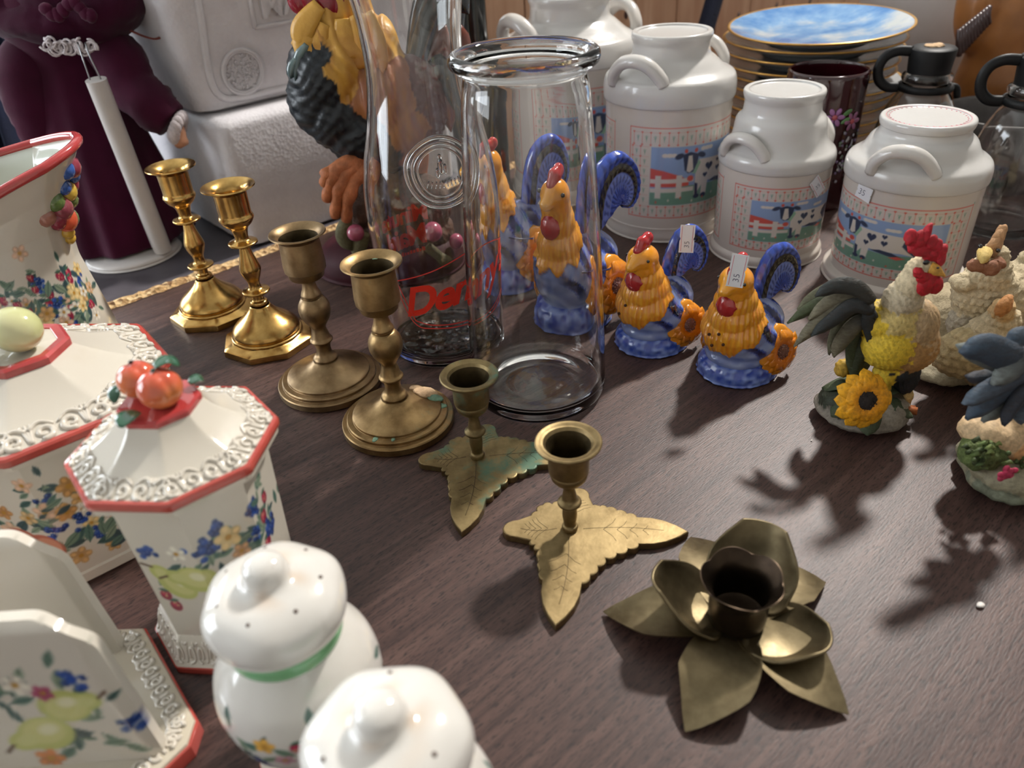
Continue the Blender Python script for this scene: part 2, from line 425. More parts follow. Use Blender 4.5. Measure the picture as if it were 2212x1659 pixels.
# ------------------------------------------------------------------ painted decoration (colours laid on mesh points)
class Canvas:
    def __init__(s, x0, x1, y0, y1, nx, ny, bgc):
        s.X, s.Y = np.meshgrid(np.linspace(x0, x1, nx), np.linspace(y0, y1, ny)); s.c = np.ones((ny, nx, 3)) * np.array(bgc, float)
        s.e = max((x1 - x0) / nx, (y1 - y0) / ny) * 0.75
    def win(s, x0, x1, y0, y1):
        xs = s.X[0]; ys = s.Y[:, 0]; p = 2 * s.e
        i0, i1 = np.searchsorted(xs, (x0 - p, x1 + p)); j0, j1 = np.searchsorted(ys, (y0 - p, y1 + p)); w = (slice(j0, j1), slice(i0, i1))
        return w, s.X[w], s.Y[w]
    def sd(s, w, d, col, al=1.0):
        a = np.clip(al * (0.5 - d / (2 * s.e)), 0, 1)[..., None]; s.c[w] = s.c[w] * (1 - a) + np.array(col, float) * a
    def ell(s, x, y, rx, ry, ang, col, al=1.0, pw=2.0):
        q = max(rx, ry); w, X, Y = s.win(x - q, x + q, y - q, y + q)
        c, n = math.cos(R(ang)), math.sin(R(ang)); u = ((X - x) * c + (Y - y) * n) / rx; v = (-(X - x) * n + (Y - y) * c) / ry
        s.sd(w, ((np.abs(u) ** pw + np.abs(v) ** pw) ** (1 / pw) - 1) * min(rx, ry), col, al)
    def leaf(s, x, y, L, wd, ang, col, al=1.0):
        w, X, Y = s.win(x - L, x + L, y - L, y + L)
        c, n = math.cos(R(ang)), math.sin(R(ang)); u = ((X - x) * c + (Y - y) * n) / L; v = (-(X - x) * n + (Y - y) * c)
        d = np.abs(v) - wd * np.clip(1 - u * u, 0, 1); d = np.maximum(d, (np.abs(u) - 1) * L); s.sd(w, d, col, al)
    def line(s, x0, y0, x1, y1, wd, col, al=1.0):
        w, X, Y = s.win(min(x0, x1) - wd, max(x0, x1) + wd, min(y0, y1) - wd, max(y0, y1) + wd)
        dx, dy = x1 - x0, y1 - y0; t = np.clip(((X - x0) * dx + (Y - y0) * dy) / (dx * dx + dy * dy + 1e-12), 0, 1)
        s.sd(w, np.hypot(X - x0 - t * dx, Y - y0 - t * dy) - wd / 2, col, al)
    def rect(s, x0, y0, x1, y1, col, al=1.0):
        w, X, Y = s.win(x0, x1, y0, y1); s.sd(w, np.maximum(np.maximum(x0 - X, X - x1), np.maximum(y0 - Y, Y - y1)), col, al)
    def poly(s, pts, col, al=1.0):
        q = np.array(pts); w, X, Y = s.win(q[:, 0].min(), q[:, 0].max(), q[:, 1].min(), q[:, 1].max())
        ins = np.zeros(X.shape, bool); d = np.full(X.shape, 1e9); n = len(pts)
        for i in range(n):
            (xa, ya), (xb, yb) = pts[i], pts[(i + 1) % n]
            if ya != yb: ins ^= ((ya > Y) != (yb > Y)) & (X < (xb - xa) * (Y - ya) / (yb - ya) + xa)
            t = np.clip(((X - xa) * (xb - xa) + (Y - ya) * (yb - ya)) / ((xb - xa) ** 2 + (yb - ya) ** 2 + 1e-12), 0, 1)
            d = np.minimum(d, np.hypot(X - xa - t * (xb - xa), Y - ya - t * (yb - ya)))
        s.sd(w, np.where(ins, -d, d), col, al)
    def heart(s, x, y, k, col):
        t = np.linspace(0, 2 * PI, 26, endpoint=False)
        s.poly(list(zip(x + k * np.sin(t) ** 3, y + k * (0.81 * np.cos(t) - 0.31 * np.cos(2 * t) - 0.13 * np.cos(3 * t) - 0.06 * np.cos(4 * t)))), col)
    # fruit motifs, sizes in the canvas' own unit
    def pear(s, x, y, k, ang):
        c, n = math.cos(R(ang)), math.sin(R(ang))
        s.ell(x, y, k, k * 0.8, ang, (196, 200, 118)); s.ell(x + c * k * 0.85, y + n * k * 0.85, k * 0.62, k * 0.46, ang, (196, 200, 118))
        s.ell(x + n * k * .1, y - c * k * .1, k * 0.8, k * 0.6, ang, (216, 214, 140), 0.8); s.ell(x + c * k * 0.8, y + n * k * 0.8, k * 0.45, k * 0.3, ang, (214, 214, 142), 0.8)
        s.ell(x + k * .15, y + k * .2, k * 0.38, k * 0.26, ang, (236, 232, 190), 0.8)
        s.line(x + c * k * 1.4, y + n * k * 1.4, x + c * k * 1.8 - n * k * .2, y + n * k * 1.8 + c * k * .2, k * 0.12, (86, 62, 48))
    def grapes(s, x, y, k, rnd, n=14, col=(38, 70, 140)):
        for _ in range(n):
            a, b = rnd.gauss(0, k * .75), rnd.gauss(0, k * .75); f = rnd.uniform(0.7, 1.25)
            s.ell(x + a, y + b, k * 0.52, k * 0.52, 0, tuple(min(255, q * f) for q in col)); s.ell(x + a - k * .16, y + b + k * .16, k * .14, k * .14, 0, (104, 134, 196))
    def flower(s, x, y, k, col, rnd, ctr=(190, 140, 60)):
        a0 = rnd.uniform(0, 72)
        for i in range(5):
            a = R(a0 + 72 * i); f = rnd.uniform(0.88, 1.05)
            s.ell(x + k * .6 * math.cos(a), y + k * .6 * math.sin(a), k * .52, k * .42, math.degrees(a), tuple(min(255, q * f) for q in col))
            s.ell(x + k * .75 * math.cos(a), y + k * .75 * math.sin(a), k * .26, k * .2, math.degrees(a), tuple(min(255, q * 1.12) for q in col))
        s.ell(x, y, k * .26, k * .26, 0, ctr)
    def straw(s, x, y, k, rnd, col=(152, 44, 70)):
        s.ell(x, y, k * .8, k, rnd.uniform(-25, 25), col); s.ell(x - k * .2, y + k * .2, k * .4, k * .5, 0, tuple(min(255, q * 1.3) for q in col), .7)
        for _ in range(5): s.ell(x + rnd.uniform(-.5, .5) * k, y + rnd.uniform(-.6, .6) * k, k * .09, k * .12, 0, (226, 190, 140))
        s.leaf(x, y + k, k * .7, k * .3, rnd.uniform(-20, 20), (74, 110, 92))
    def leaves(s, x, y, k, rnd, n=6, spread=1.0):
        for _ in range(n):
            col = rnd.choice([(92, 124, 112), (70, 100, 96), (118, 142, 122), (142, 160, 136), (64, 88, 92)]); a = rnd.uniform(0, 360); q = rnd.uniform(.6, 1.2) * k
            xx, yy = x + rnd.gauss(0, spread), y + rnd.gauss(0, spread * .7)
            s.leaf(xx, yy, q, q * .42, a, col); s.line(xx - q * math.cos(R(a)), yy - q * math.sin(R(a)), xx + q * .8 * math.cos(R(a)), yy + q * .8 * math.sin(R(a)), q * .06, (50, 70, 66), .7)
    def lin(s): return lin(s.c)

def canvas_lathe(prof_r, cv, th0, z0, z1, n, rows, shape=None):
    """a wall of revolution whose points take the colours of a canvas: x = angle in degrees, y = height in mm"""
    th = np.linspace(0, 2 * PI, n, endpoint=False); zs = np.linspace(z0, z1, rows); V = []
    for z in zs:
        r = np.full(n, float(prof_r(z)))
        if shape is not None: r = r * shape(th)
        V.append(np.stack([r * np.cos(th), r * np.sin(th), np.full(n, z)], 1))
    F = []
    for i in range(rows - 1):
        for j in range(n):
            k = (j + 1) % n; F.append((i * n + j, i * n + k, (i + 1) * n + k, (i + 1) * n + j))
    return np.vstack(V), F

def price_tag(parent, M, w=0.016, h=0.028, rot=0, txt='35', ts=0.007, tx=0.0, ty=0.0, trot=0.0, lines=True):
    """small paper sticker with printed border lines and a handwritten price, M places it on its thing"""
    pts = [(-w / 2, -h / 2), (w / 2, -h / 2), (w / 2, -h * .08), (w / 2 - .0008, 0), (w / 2, h * .08), (w / 2, h / 2), (-w / 2, h / 2), (-w / 2, h * .08), (-w / 2 + .0008, 0), (-w / 2, -h * .08)]
    o = mesh('price_tag', *extrude(pts, 0, 0.0004), 'paper_tag', parent, smooth=False); o.matrix_local = M
    V, F = text_mesh(txt, ts, 0.05, -0.0001); V = V - [0, ts * .35, 0]; a = R(trot); c, s_ = math.cos(a), math.sin(a)
    V = np.c_[V[:, 0] * c - V[:, 1] * s_ + tx, V[:, 0] * s_ + V[:, 1] * c + ty, np.full(len(V), 0.00055)]
    mesh('price_figures', V, F, 'tag_ink', o, smooth=False)
    if lines:
        b = MB()
        for x in (-w / 2 + .0015, w / 2 - .0015): b.add(box((x - .00018, -h / 2 + .001, .0004), (x + .00018, h / 2 - .001, .0005)))
        b.build('printed_lines', 'tag_pink', o, smooth=False)
    return o
def place(pos, xdir, up):
    """matrix with local x along xdir and local z along up"""
    z = Vector(up).normalized(); x = Vector(xdir); x = (x - z * x.dot(z)).normalized(); y = z.cross(x)
    m_ = Matrix.Identity(4)
    for i in range(3): m_[i][0] = x[i]; m_[i][1] = y[i]; m_[i][2] = z[i]; m_[i][3] = pos[i]
    return m_

# ------------------------------------------------------------------ room shell
FZ = -0.74; CZ = 2.72; X0, X1, Y0, Y1 = -3.6, 4.2, -2.6, 5.6
struct(mesh('floor', *box((X0, Y0, FZ - 0.05), (X1, Y1, FZ)), 'floor_lino', smooth=False))
struct(mesh('ceiling', *box((X0, Y0, CZ), (X1, Y1, CZ + 0.05)), 'ceiling_paint', smooth=False))
struct(mesh('wall_left', *box((X0 - 0.1, Y0, FZ), (X0, Y1, CZ)), 'wall_paint', smooth=False))
struct(mesh('wall_right', *box((X1, Y0, FZ), (X1 + 0.1, Y1, CZ)), 'wall_paint', smooth=False))
struct(mesh('wall_back', *box((X0, Y1, FZ), (X1, Y1 + 0.1, CZ)), 'wall_paint', smooth=False))
struct(mesh('wall_front', *box((X0, Y0 - 0.1, FZ), (X1, Y0, CZ)), 'wall_paint', smooth=False))
def window(name, axis, wallpos, a0, a1, z0, z1, cols, rows, into):
    """frame, bars and daylit panes on a wall; axis 'x' = wall of constant x"""
    def bx(a, b, za, zb, d0, d1):
        lo, hi = min(wallpos + into * d0, wallpos + into * d1), max(wallpos + into * d0, wallpos + into * d1)
        return box((lo, a, za), (hi, b, zb)) if axis == 'x' else box((a, lo, za), (b, hi, zb))
    b = MB(); t = 0.07
    for q in ((a0 - t, a0, z0 - t, z1 + t), (a1, a1 + t, z0 - t, z1 + t), (a0, a1, z1, z1 + t), (a0, a1, z0 - t, z0)): b.add(bx(*q, 0.0, 0.06))
    w = struct(b.build(name, 'window_frame', smooth=False))
    da, dz = (a1 - a0) / cols, (z1 - z0) / rows
    for i in range(1, cols): mesh('glazing_bar', *bx(a0 + i * da - .015, a0 + i * da + .015, z0, z1, 0.012, 0.045), 'window_frame', w, smooth=False)
    for j in range(1, rows): mesh('glazing_bar', *bx(a0, a1, z0 + j * dz - .015, z0 + j * dz + .015, 0.012, 0.04), 'window_frame', w, smooth=False)
    for i in range(cols):
        for j in range(rows): mesh('pane', *bx(a0 + i * da + .01, a0 + (i + 1) * da - .01, z0 + j * dz + .01, z0 + (j + 1) * dz - .01, 0.006, 0.012), 'window_daylight', w, smooth=False)
window('window_1', 'x', X0, -0.6, 1.2, 0.15, 1.95, 2, 3, 1)
window('window_2', 'x', X0, 2.0, 3.8, 0.15, 1.95, 2, 3, 1)
window('window_3', 'y', Y1, -2.6, -0.9, 0.15, 1.95, 2, 3, -1)

lamp = thing('pendant_lamp', 'glowing white globe lamp hanging from the shop ceiling', 'lamp', (LAMP_POS[0], LAMP_POS[1], CZ))
mesh('globe', *ell((0, 0, LAMP_POS[2] + 0.14 - CZ), 0.1, sub=3), 'lamp_globe', lamp)
mesh('cord', *tube([(0, 0, -.001), (0, 0, LAMP_POS[2] + 0.235 - CZ)], 0.006, 8), 'black_plastic', lamp)

# ------------------------------------------------------------------ tables
TA = math.atan2(0.1822, 0.2152)            # the tables' long direction in the room
E1 = np.array([math.cos(TA), math.sin(TA), 0]); E2 = np.array([-math.sin(TA), math.cos(TA), 0])
EDGE = np.array([-0.187, 0.872, 0])        # a point on the worn back edge
def folding_table(name, label, loc, x0, x1, y0, y1, top, thick):
    t = thing(name, label, 'table', loc, TA)
    mesh('tabletop', *extrude(rrect(x0, y0, x1, y1, 0.008, 3), -thick, 0, 0.0006), top, t, sharp=30)
    mesh('apron', *box((x0 + .08, y0 + .08, -thick - .05), (x1 - .08, y1 - .08, -thick)), 'steel', t, smooth=False)
    for sx in (x0 + .15, x1 - .15):
        for sy in (y0 + .12, y1 - .12): mesh('leg', *tube([(sx, sy, -thick - .05), (sx, sy, FZ - loc[2] + .001)], 0.014, 10), 'steel', t, sharp=40)
    return t
tb = folding_table('folding_table', 'dark walnut laminate table with a chipped edge carrying the bric-a-brac', tuple(EDGE), -0.75, 1.35, -1.05, -0.004, 'walnut_laminate', 0.022)
# chipped, worn edge where the laminate has broken away from the board
n = 420; xs = np.linspace(-0.74, 1.34, n); rr_ = np.random.default_rng(3)
w1 = 0.0070 + 0.0075 * np.convolve(rr_.random(n + 8), np.ones(5) / 5, 'same')[4:-4] + 0.002 * rr_.random(n)
V = []; F = []
for i in range(n):
    hb = 0.0016 + 0.0026 * rr_.random(); j1 = 0.0015 * rr_.random()
    V += [(xs[i], -w1[i] - 0.003, 0.0003), (xs[i], -w1[i] * .75, hb), (xs[i], -w1[i] * .35, hb * (0.5 + rr_.random())), (xs[i], 0.0012 - j1, hb * .6), (xs[i], 0.0018 - j1, -0.004), (xs[i], 0.001, -0.02)]
for i in range(n - 1):
    for j in range(5): F.append((i * 6 + j, (i + 1) * 6 + j, (i + 1) * 6 + j + 1, i * 6 + j + 1))
mesh('chipped_edge', V, F, 'particle_board', tb, smooth=False)
folding_table('display_table', 'charcoal grey table pushed up behind the walnut one, under doll and foam boxes', tuple(EDGE + E2 * 0.006 - np.array([0, 0, 0.004])), -1.0, 0.215, 0.0, 0.85, 'charcoal_top', 0.025)

# plank screen behind the milk cans
ps = thing('plank_screen', 'low knotty pine plank panel standing behind the white milk cans', 'wood panel', tuple(EDGE + E1 * 0.235 + E2 * 0.035), TA)
rk = random.Random(4); x = 0.0
mesh('batten', *box((0.0, 0.02, -0.40), (1.12, 0.045, -0.34)), 'knotty_pine', ps, smooth=False)
for i in range(10):
    w = rk.uniform(0.1, 0.13)
    pl = mesh('plank', *box((x + .0015, 0, FZ), (x + w - .0015, 0.02, 0.30 + rk.uniform(-.01, .01))), 'knotty_pine', ps, smooth=False)
    for k in range(5):
        kx = x + rk.uniform(.2, .8) * w; kz = 0.05 + .05 * k + rk.uniform(-.01, .01)
        mesh('knot', *ell((kx, 0.0, kz), (0.0045, 0.0006, rk.uniform(.005, .008)), (0, rk.uniform(-30, 30), 0), 2), 'dark_wing', pl)
    x += w

# ------------------------------------------------------------------ brass candlesticks
def rim_cup(rim, neck, ztop, zin, wall, flare=0.004):
    """profile points of a candle cup's flared lip and inside, from outer lip inwards"""
    return [(neck, ztop - flare), (rim * .86, ztop - flare * .35), (rim, ztop - .0006), (rim * .985, ztop + .0004), (rim * .86, ztop - .0002), (neck - wall * .2, ztop - flare * .75), (neck - wall, ztop - flare * 1.6), (neck - wall, zin + .001), (neck - wall * 2, zin), (0, zin)]
def candlestick_polished(label, loc, rz):
    t = thing('brass_candlestick', label, 'candlestick', loc, rz, 'polished brass candlesticks')
    base = [(0, 0), (.0405, 0), (.0408, .0012), (.0402, .0052), (.039, .0062), (.0335, .0078), (.0312, .0088)]
    V, F = lathe(base, 64, lambda th, i, z: octo(th) if i < 6 else 0.5 * octo(th) + 0.5)
    b = MB(); b.add((V, F))
    bell = [(.0305, .0088), (.0308, .0102), (.0298, .0112), (.0282, .0116), (.0290, .0130), (.0290, .0142), (.0278, .0168), (.0242, .0208), (.0190, .0250), (.0138, .0295), (.0102, .0338), (.0088, .0362), (.0080, .0368)]
    b.add(lathe(cr(bell, 3), 48)); b.build('base', 'polished_brass', t, sharp=35)
    stem = [(.0062, .0362), (.0075, .0385), (.0070, .0408), (.0050, .0420), (.0047, .0455), (.0052, .0478), (.0108, .0492), (.0116, .0503), (.0108, .0514), (.0060, .0530), (.0048, .0560), (.0052, .0600), (.0070, .0640), (.0086, .0690), (.0088, .0720), (.0074, .0775), (.0056, .0840), (.0047, .0890), (.0050, .0915), (.0112, .0935), (.0119, .0945), (.0112, .0956), (.0062, .0972), (.0055, .1000), (.0062, .1040)]
    mesh('stem', *lathe(cr(stem, 3), 40), 'polished_brass', t)
    cup = cr([(.0060, .1035), (.0075, .1075), (.0112, .1110), (.0134, .1145), (.0140, .1165), (.0132, .1185), (.0128, .1205), (.0130, .1340)], 3).tolist() + rim_cup(.0212, .0132, .1425, .118, .0022, .0052)
    mesh('candle_cup', *lathe(cup, 48), 'polished_brass', t, sharp=50)
    return t
candlestick_polished('shiny octagonal-foot brass candlestick nearest the burgundy doll, the farther of its pair', (-0.279, 0.661, 0.0005), R(20))
candlestick_polished('shiny octagonal-foot brass candlestick, nearer of the bright pair, beside the peach lidded canister', (-0.213, 0.599, 0.0005), R(35))

def candlestick_dull(label, loc, mat, crust):
    t = thing('brass_candlestick', label, 'candlestick', loc, 0.3, 'dull brass candlesticks')
    base = [(0, 0), (.0405, 0), (.0413, .0008), (.0413, .0054), (.0406, .0062), (.0376, .0066), (.0374, .0068), (.0373, .0088), (.0366, .0096), (.0330, .0100), (.0328, .0102), (.0326, .0118), (.0316, .0128), (.0250, .0150), (.0176, .0176), (.0122, .0207), (.0098, .0232)]
    mesh('base', *lathe(base, 72), mat, t, sharp=35)
    stem = [(.0098, .0225), (.0094, .0240), (.0096, .0252), (.0086, .0268), (.0066, .0290), (.0058, .0330), (.0060, .0362), (.0066, .0385), (.0086, .0405), (.0088, .0418), (.0076, .0435), (.0070, .0455), (.0064, .0478), (.0056, .0525), (.0070, .0555), (.0104, .0610), (.0120, .0672), (.0113, .0730), (.0082, .0782), (.0064, .0790), (.0078, .0806), (.0060, .0850), (.0050, .0900), (.0056, .0940), (.0075, .0955)]
    mesh('stem', *lathe(cr(stem, 3), 40), mat, t)
    cup = [(.0060, .0948), (.0118, .0952), (.0128, .0962), (.0138, .1005), (.0140, .1010), (.0152, .1018), (.0155, .1060), (.0150, .1150), (.0146, .1240)] + rim_cup(.0204, .0146, .1305, .104, .0026, .0052)
    V, F = lathe(cup, 56); k_ = (len(cup) - 5) * 56; mesh('candle_cup', V, F, (mat, 'cup_inner_brass'), t, sharp=40, mi=[1 if i >= k_ else 0 for i in range(len(F))])
    if crust:
        for (ax, rr, s, mm) in ((35, .0255, (.0095, .0085, .0028), 'patina_crust'), (18, .0290, (.0065, .0045, .0020), 'patina_green'), (60, .0255, (.0060, .0040, .0020), 'patina_crust'), (5, .0330, (.0040, .0030, .0012), 'patina_green'), (-112, .0340, (.0035, .0020, .0009), 'patina_green'), (-90, .0335, (.0022, .0015, .0008), 'patina_green')):
            V, F = ell((0, 0, 0), s, sub=3); V = V * (1 + 0.35 * (vn(V, 420) - .5))[:, None]
            o = mesh('corrosion_crust', V, F, mm, t); a = R(ax) - 0.3; z = np.interp(rr, [.0176, .0250, .0316, .0330, .0366, .0413], [.0176, .0150, .0128, .0100, .0094, .0062])
            o.location = (rr * math.cos(a), rr * math.sin(a), z); o.rotation_euler = (0, 0.35 if rr < .03 else 0, a)
        V, F = box((-.0018, -.0004, -.003), (.0018, .0004, .003)); o = mesh('wax_stain', V, F, 'patina_green', t, smooth=False); o.location = (.0162 * math.cos(1.25), .0162 * math.sin(1.25), .1278); o.rotation_euler = (-.9, 0, 1.25 - PI / 2)
    return t
candlestick_dull('dull brown brass candlestick on a clean stepped round foot, left of the crusted one', (-0.146, 0.523, 0.0005), 'dull_brass', False)
candlestick_dull('dull brass candlestick with green corrosion crust on its stepped round foot', (-0.086, 0.463, 0.0005), 'spotted_brass', True)

def leaf_outline():
    """scalloped four-lobed leaf in metres round the stem, axis along -55 degrees"""
    tips = [(-102, .0722, 1), (-7.5, .0705, 1), (74, .0375, 0), (174, .0412, 0)]
    notch = [(-55, .0315), (33, .0300), (124, .0275), (-142, .0255)]
    out = []
    def pol(a, r): return np.array([r * math.cos(R(a)), r * math.sin(R(a))])
    def scallop(p, q, k, d):
        res = []; v = q - p; nn = np.array([v[1], -v[0]]); nn /= np.linalg.norm(nn)
        for i in range(k):
            for s in np.linspace(0, 1, 6)[:-1]:
                res.append(p + v * (i + s) / k + nn * d * math.sin(PI * s) ** .7)
        return res
    order = [(tips[0], notch[0]), (tips[1], notch[1]), (tips[2], notch[2]), (tips[3], notch[3])]
    for i in range(4):
        (ta, tr, long_), nt = order[i]; nx = order[(i + 1) % 4][0]; pn = order[i - 1][1]
        T = pol(ta, tr); NA = pol(*pn); NB = pol(*nt)
        k = 0.42 if long_ else 0.42; spread = .0112 if long_ else .0098
        d = T / np.linalg.norm(T); nn = np.array([-d[1], d[0]])
        SA = T * (1 - k) - nn * spread; SB = T * (1 - k) + nn * spread
        out += scallop(NA, SA, 3 if long_ else 2, .0020)
        mid = (1 - k * .45)
        if long_:
            out += [SA, T * (1 - k * .7) - nn * spread * .96, T * mid - nn * spread * .78, T * (1 - k * .2) - nn * spread * .42, T, T * (1 - k * .2) + nn * spread * .42, T * mid + nn * spread * .78, T * (1 - k * .7) + nn * spread * .96]
        else:
            for aa in np.linspace(-90, 90, 9): out.append(T * (1 - .20) + d * .20 * tr * math.cos(R(aa)) + nn * spread * .72 * math.sin(R(aa)))
        out += scallop(SB, NB, 3 if long_ else 2, .0020)
    out = np.array(out); a_ = np.arctan2(out[:, 1], out[:, 0]); out = out[np.argsort(a_)]; r_ = np.linalg.norm(out, axis=1)
    for _ in range(3):
        lim = 1.12 * np.maximum(np.maximum(np.roll(r_, 2), np.roll(r_, -2)), np.maximum(np.roll(r_, 3), np.roll(r_, -3)) * .96); bad = (r_ > lim) & (r_ < .034); r_ = np.where(bad, (np.roll(r_, 3) + np.roll(r_, -3)) / 2, r_)
    return out * (r_ / np.linalg.norm(out, axis=1))[:, None]
LEAF = leaf_outline()
def candlestick_leaf(label, loc, rz, mat):
    t = thing('leaf_candlestick', label, 'candlestick', loc, rz, 'leaf-base brass candlesticks')
    n_ = len(LEAF); sh_ = lambda k: LEAF * (1 - k / np.linalg.norm(LEAF, axis=1))[:, None]
    V = np.vstack([np.c_[q, np.full(n_, z)] for q, z in ((LEAF, 0), (LEAF, .0038), (sh_(.0003), .0043), (sh_(.0010), .0046))] + [[[0, 0, .0046]], [[0, 0, 0]]]); F = []
    for i in range(n_):
        j = (i + 1) % n_
        for r_ in range(3): F.append((r_ * n_ + i, r_ * n_ + j, (r_ + 1) * n_ + j, (r_ + 1) * n_ + i))
        F.append((3 * n_ + i, 3 * n_ + j, 4 * n_)); F.append((j, i, 4 * n_ + 1))
    lb = mesh('leaf_base', V, F, mat, t, smooth=False)
    b = MB(); rv = random.Random(5)
    for a, L in ((-102, .058), (-7.5, .056), (74, .028), (174, .03)):
        d = np.array([math.cos(R(a)), math.sin(R(a)), 0]); nn = np.array([-d[1], d[0], 0])
        path = [d * (.008 + (L - .008) * s) + nn * .002 * math.sin(s * 3) + np.array([0, 0, .0046]) for s in np.linspace(0, 1, 8)]
        b.add(tube(path, .00015, 5))
        for s in (.25, .42, .58, .74):
            for sg in (-1, 1):
                p = d * (.008 + (L - .008) * s); w = .011 * (1.1 - s)
                b.add(tube([p + np.array([0, 0, .0046]), p + d * w * .6 + nn * sg * w * .6 + np.array([0, 0, .0046]), p + d * w * .8 + nn * sg * w + np.array([0, 0, .0046])], .00012, 5))
    b.build('engraved_veins', 'dark_brass', lb)
    stem = [(.0046, .0046), (.0050, .0062), (.0046, .0078), (.0036, .0086), (.0040, .0120), (.0045, .0170), (.0042, .0215), (.0040, .0232), (.0062, .0246), (.0072, .0262), (.0066, .0276), (.0046, .0292), (.0040, .0330), (.0034, .0370), (.0042, .0410), (.0062, .0432)]
    mesh('stem', *lathe(cr(stem, 3), 32), mat, t)
    cup = [(.0055, .0425), (.0085, .0436), (.0104, .0462), (.0110, .0490), (.0108, .0496), (.0114, .0502), (.0112, .0508), (.0117, .0516), (.0118, .0640)] + [(.0124, .0672), (.0150, .0688), (.0176, .0694), (.0189, .0706), (.0190, .0716), (.0184, .0722), (.0164, .0720), (.0158, .0714), (.0142, .0712), (.0128, .0694), (.0108, .0664), (.0108, .0500), (.0100, .0480), (0, .0480)]
    V, F = lathe(cup, 48); k_ = (len(cup) - 5) * 48; mesh('candle_cup', V, F, (mat, 'cup_inner_brass'), t, sharp=40, mi=[1 if i >= k_ else 0 for i in range(len(F))])
    return t
candlestick_leaf('small leaf-base brass candlestick with green verdigris, touching the short glass carafe', (-0.027, 0.411, 0.0005), R(4), 'green_leaf_brass')
candlestick_leaf('small leaf-base brass candlestick with clean engraved base, next to the flower candle holder', (0.029, 0.336, 0.0005), 0.0, 'leaf_brass')

# flower candle holder: five low petals, three raised cupped petals, crown-edged cup
fl = thing('flower_candle_holder', 'brass flower-shaped candle holder with pointed petals and a dark crown-edged cup', 'candle holder', (0.107, 0.257, 0.0))
for a, L, w, tw in ((165, .0685, .0165, .1), (-125, .0660, .0185, .1), (-52.5, .0645, .0165, -.05), (25, .0640, .0165, .1), (96, .0680, .0165, 0)):
    us = np.linspace(0, 1, 14); d = np.array([math.cos(R(a)), math.sin(R(a)), 0]); nn = np.array([-d[1], d[0], 0])
    path = [d * (.004 + (L - .004) * u) + nn * .004 * math.sin(PI * u) * tw * 10 + np.array([0, 0, .0095 - .0075 * u ** 1.3 + .004 * math.sin(PI * u) * (1 if u > .2 else .5)]) for u in us]
    wd = [w * (0.42 + .58 * math.sin(PI * min(1, (u + .02) / 1.16) ** .9)) * (1 if u < .62 else max(.03, ((1 - u) / .38) ** .62)) for u in us]
    mesh('petal', *blade(path, wd, .0015, cup=0.26, ridge=0.1), 'flower_brass', fl, sharp=50)
def cupped(a, L, lift, w, tilt):
    us = np.linspace(0, 1, 14); vs = np.linspace(-1, 1, 13); d = np.array([math.cos(R(a)), math.sin(R(a)), 0]); nn = np.array([-d[1], d[0], 0]); zz = np.array([0, 0, 1.0])
    top = []
    for u in us:
        wd = w * (0.25 + .75 * math.sin(PI * (0.08 + .84 * u ** .85)) ** .75) * (1 + .05 * math.cos(9 * u))
        for v in vs:
            r = .010 + (L - .010) * u * (1 - .10 * v * v); c = v * v * w * .42 * math.sin(PI * min(1, .15 + u * .8))
            p = d * r + zz * (.010 + lift * u ** 1.25 + tilt * math.sin(PI * u)) + nn * wd * v + (zz * .8 - d * .6) * c
            top.append(p)
    top = np.array(top); nu, nv = len(us), len(vs)
    F = [(i * nv + j, (i + 1) * nv + j, (i + 1) * nv + j + 1, i * nv + j + 1) for i in range(nu - 1) for j in range(nv - 1)]
    o = mesh('cupped_petal', top, F, 'flower_brass', fl)
    so = o.modifiers.new('thickness', 'SOLIDIFY'); so.thickness = .0016; so.offset = 0
    be = o.modifiers.new('soft_edge', 'BEVEL'); be.width = .0005; be.segments = 2
for a, L, lift, w, tl in ((58, .046, .030, .0235, -.006), (166, .044, .026, .0215, -.006), (-36, .046, .012, .021, -.006)): cupped(a, L, lift, w, tl)
hp = cr([(.0, .003), (.0110, .003), (.0135, .0060), (.0138, .0105), (.0100, .0125)], 3)
mesh('boss', *lathe(hp, 32), 'flower_brass', fl)
cp = [(.0, .0105), (.0120, .0105), (.0142, .0135), (.0148, .0200), (.0150, .0300), (.0162, .0352), (.0192, .0402), (.0190, .0412), (.0172, .0385), (.0138, .0330), (.0134, .0180), (.0120, .0150), (0, .0150)]
V, F = lathe(cr(cp, 2), 72); z = V[:, 2]; th = np.arctan2(V[:, 1], V[:, 0]); k = np.clip((z - .031) / .009, 0, 1)
V[:, 2] += k * (.0026 * np.abs(np.sin(th * 2.5 + .6)) - .0012); V[:, :2] *= (1 + .06 * k * np.abs(np.sin(th * 2.5 + .6)))[:, None]
mesh('candle_cup', V, F, 'dark_brass', fl, sharp=50)

# ------------------------------------------------------------------ glass carafes
def vessel(outer, wall, floor_z, n=72):
    o = cr(outer, 4); inner = [(max(r - wall, .001), z) for r, z in o if z > floor_z + wall][::-1]
    return closed([(0, outer[0][1])] + [tuple(p) for p in o] + inner + [(inner[-1][0] * .92, floor_z + .002), (inner[-1][0] * .5, floor_z), (0, floor_z + .0015)])
tc = thing('juice_carafe', 'tall waisted glass carafe with a raised round seal and red printed lettering', 'carafe', (-0.053, 0.577, 0.0012), R(-96), rot=(R(0.3), R(-1.5), R(-96)))
OUT = [(.0440, 0), (.0468, .0015), (.0474, .0060), (.0472, .0200), (.0478, .0400), (.0492, .0700), (.0506, .1000), (.0510, .1180), (.0500, .1400), (.0462, .1620), (.0414, .1820), (.0376, .2000), (.0354, .2180), (.0350, .2340), (.0362, .2520), (.0388, .2700), (.0412, .2830), (.0424, .2880), (.0424, .2910)]
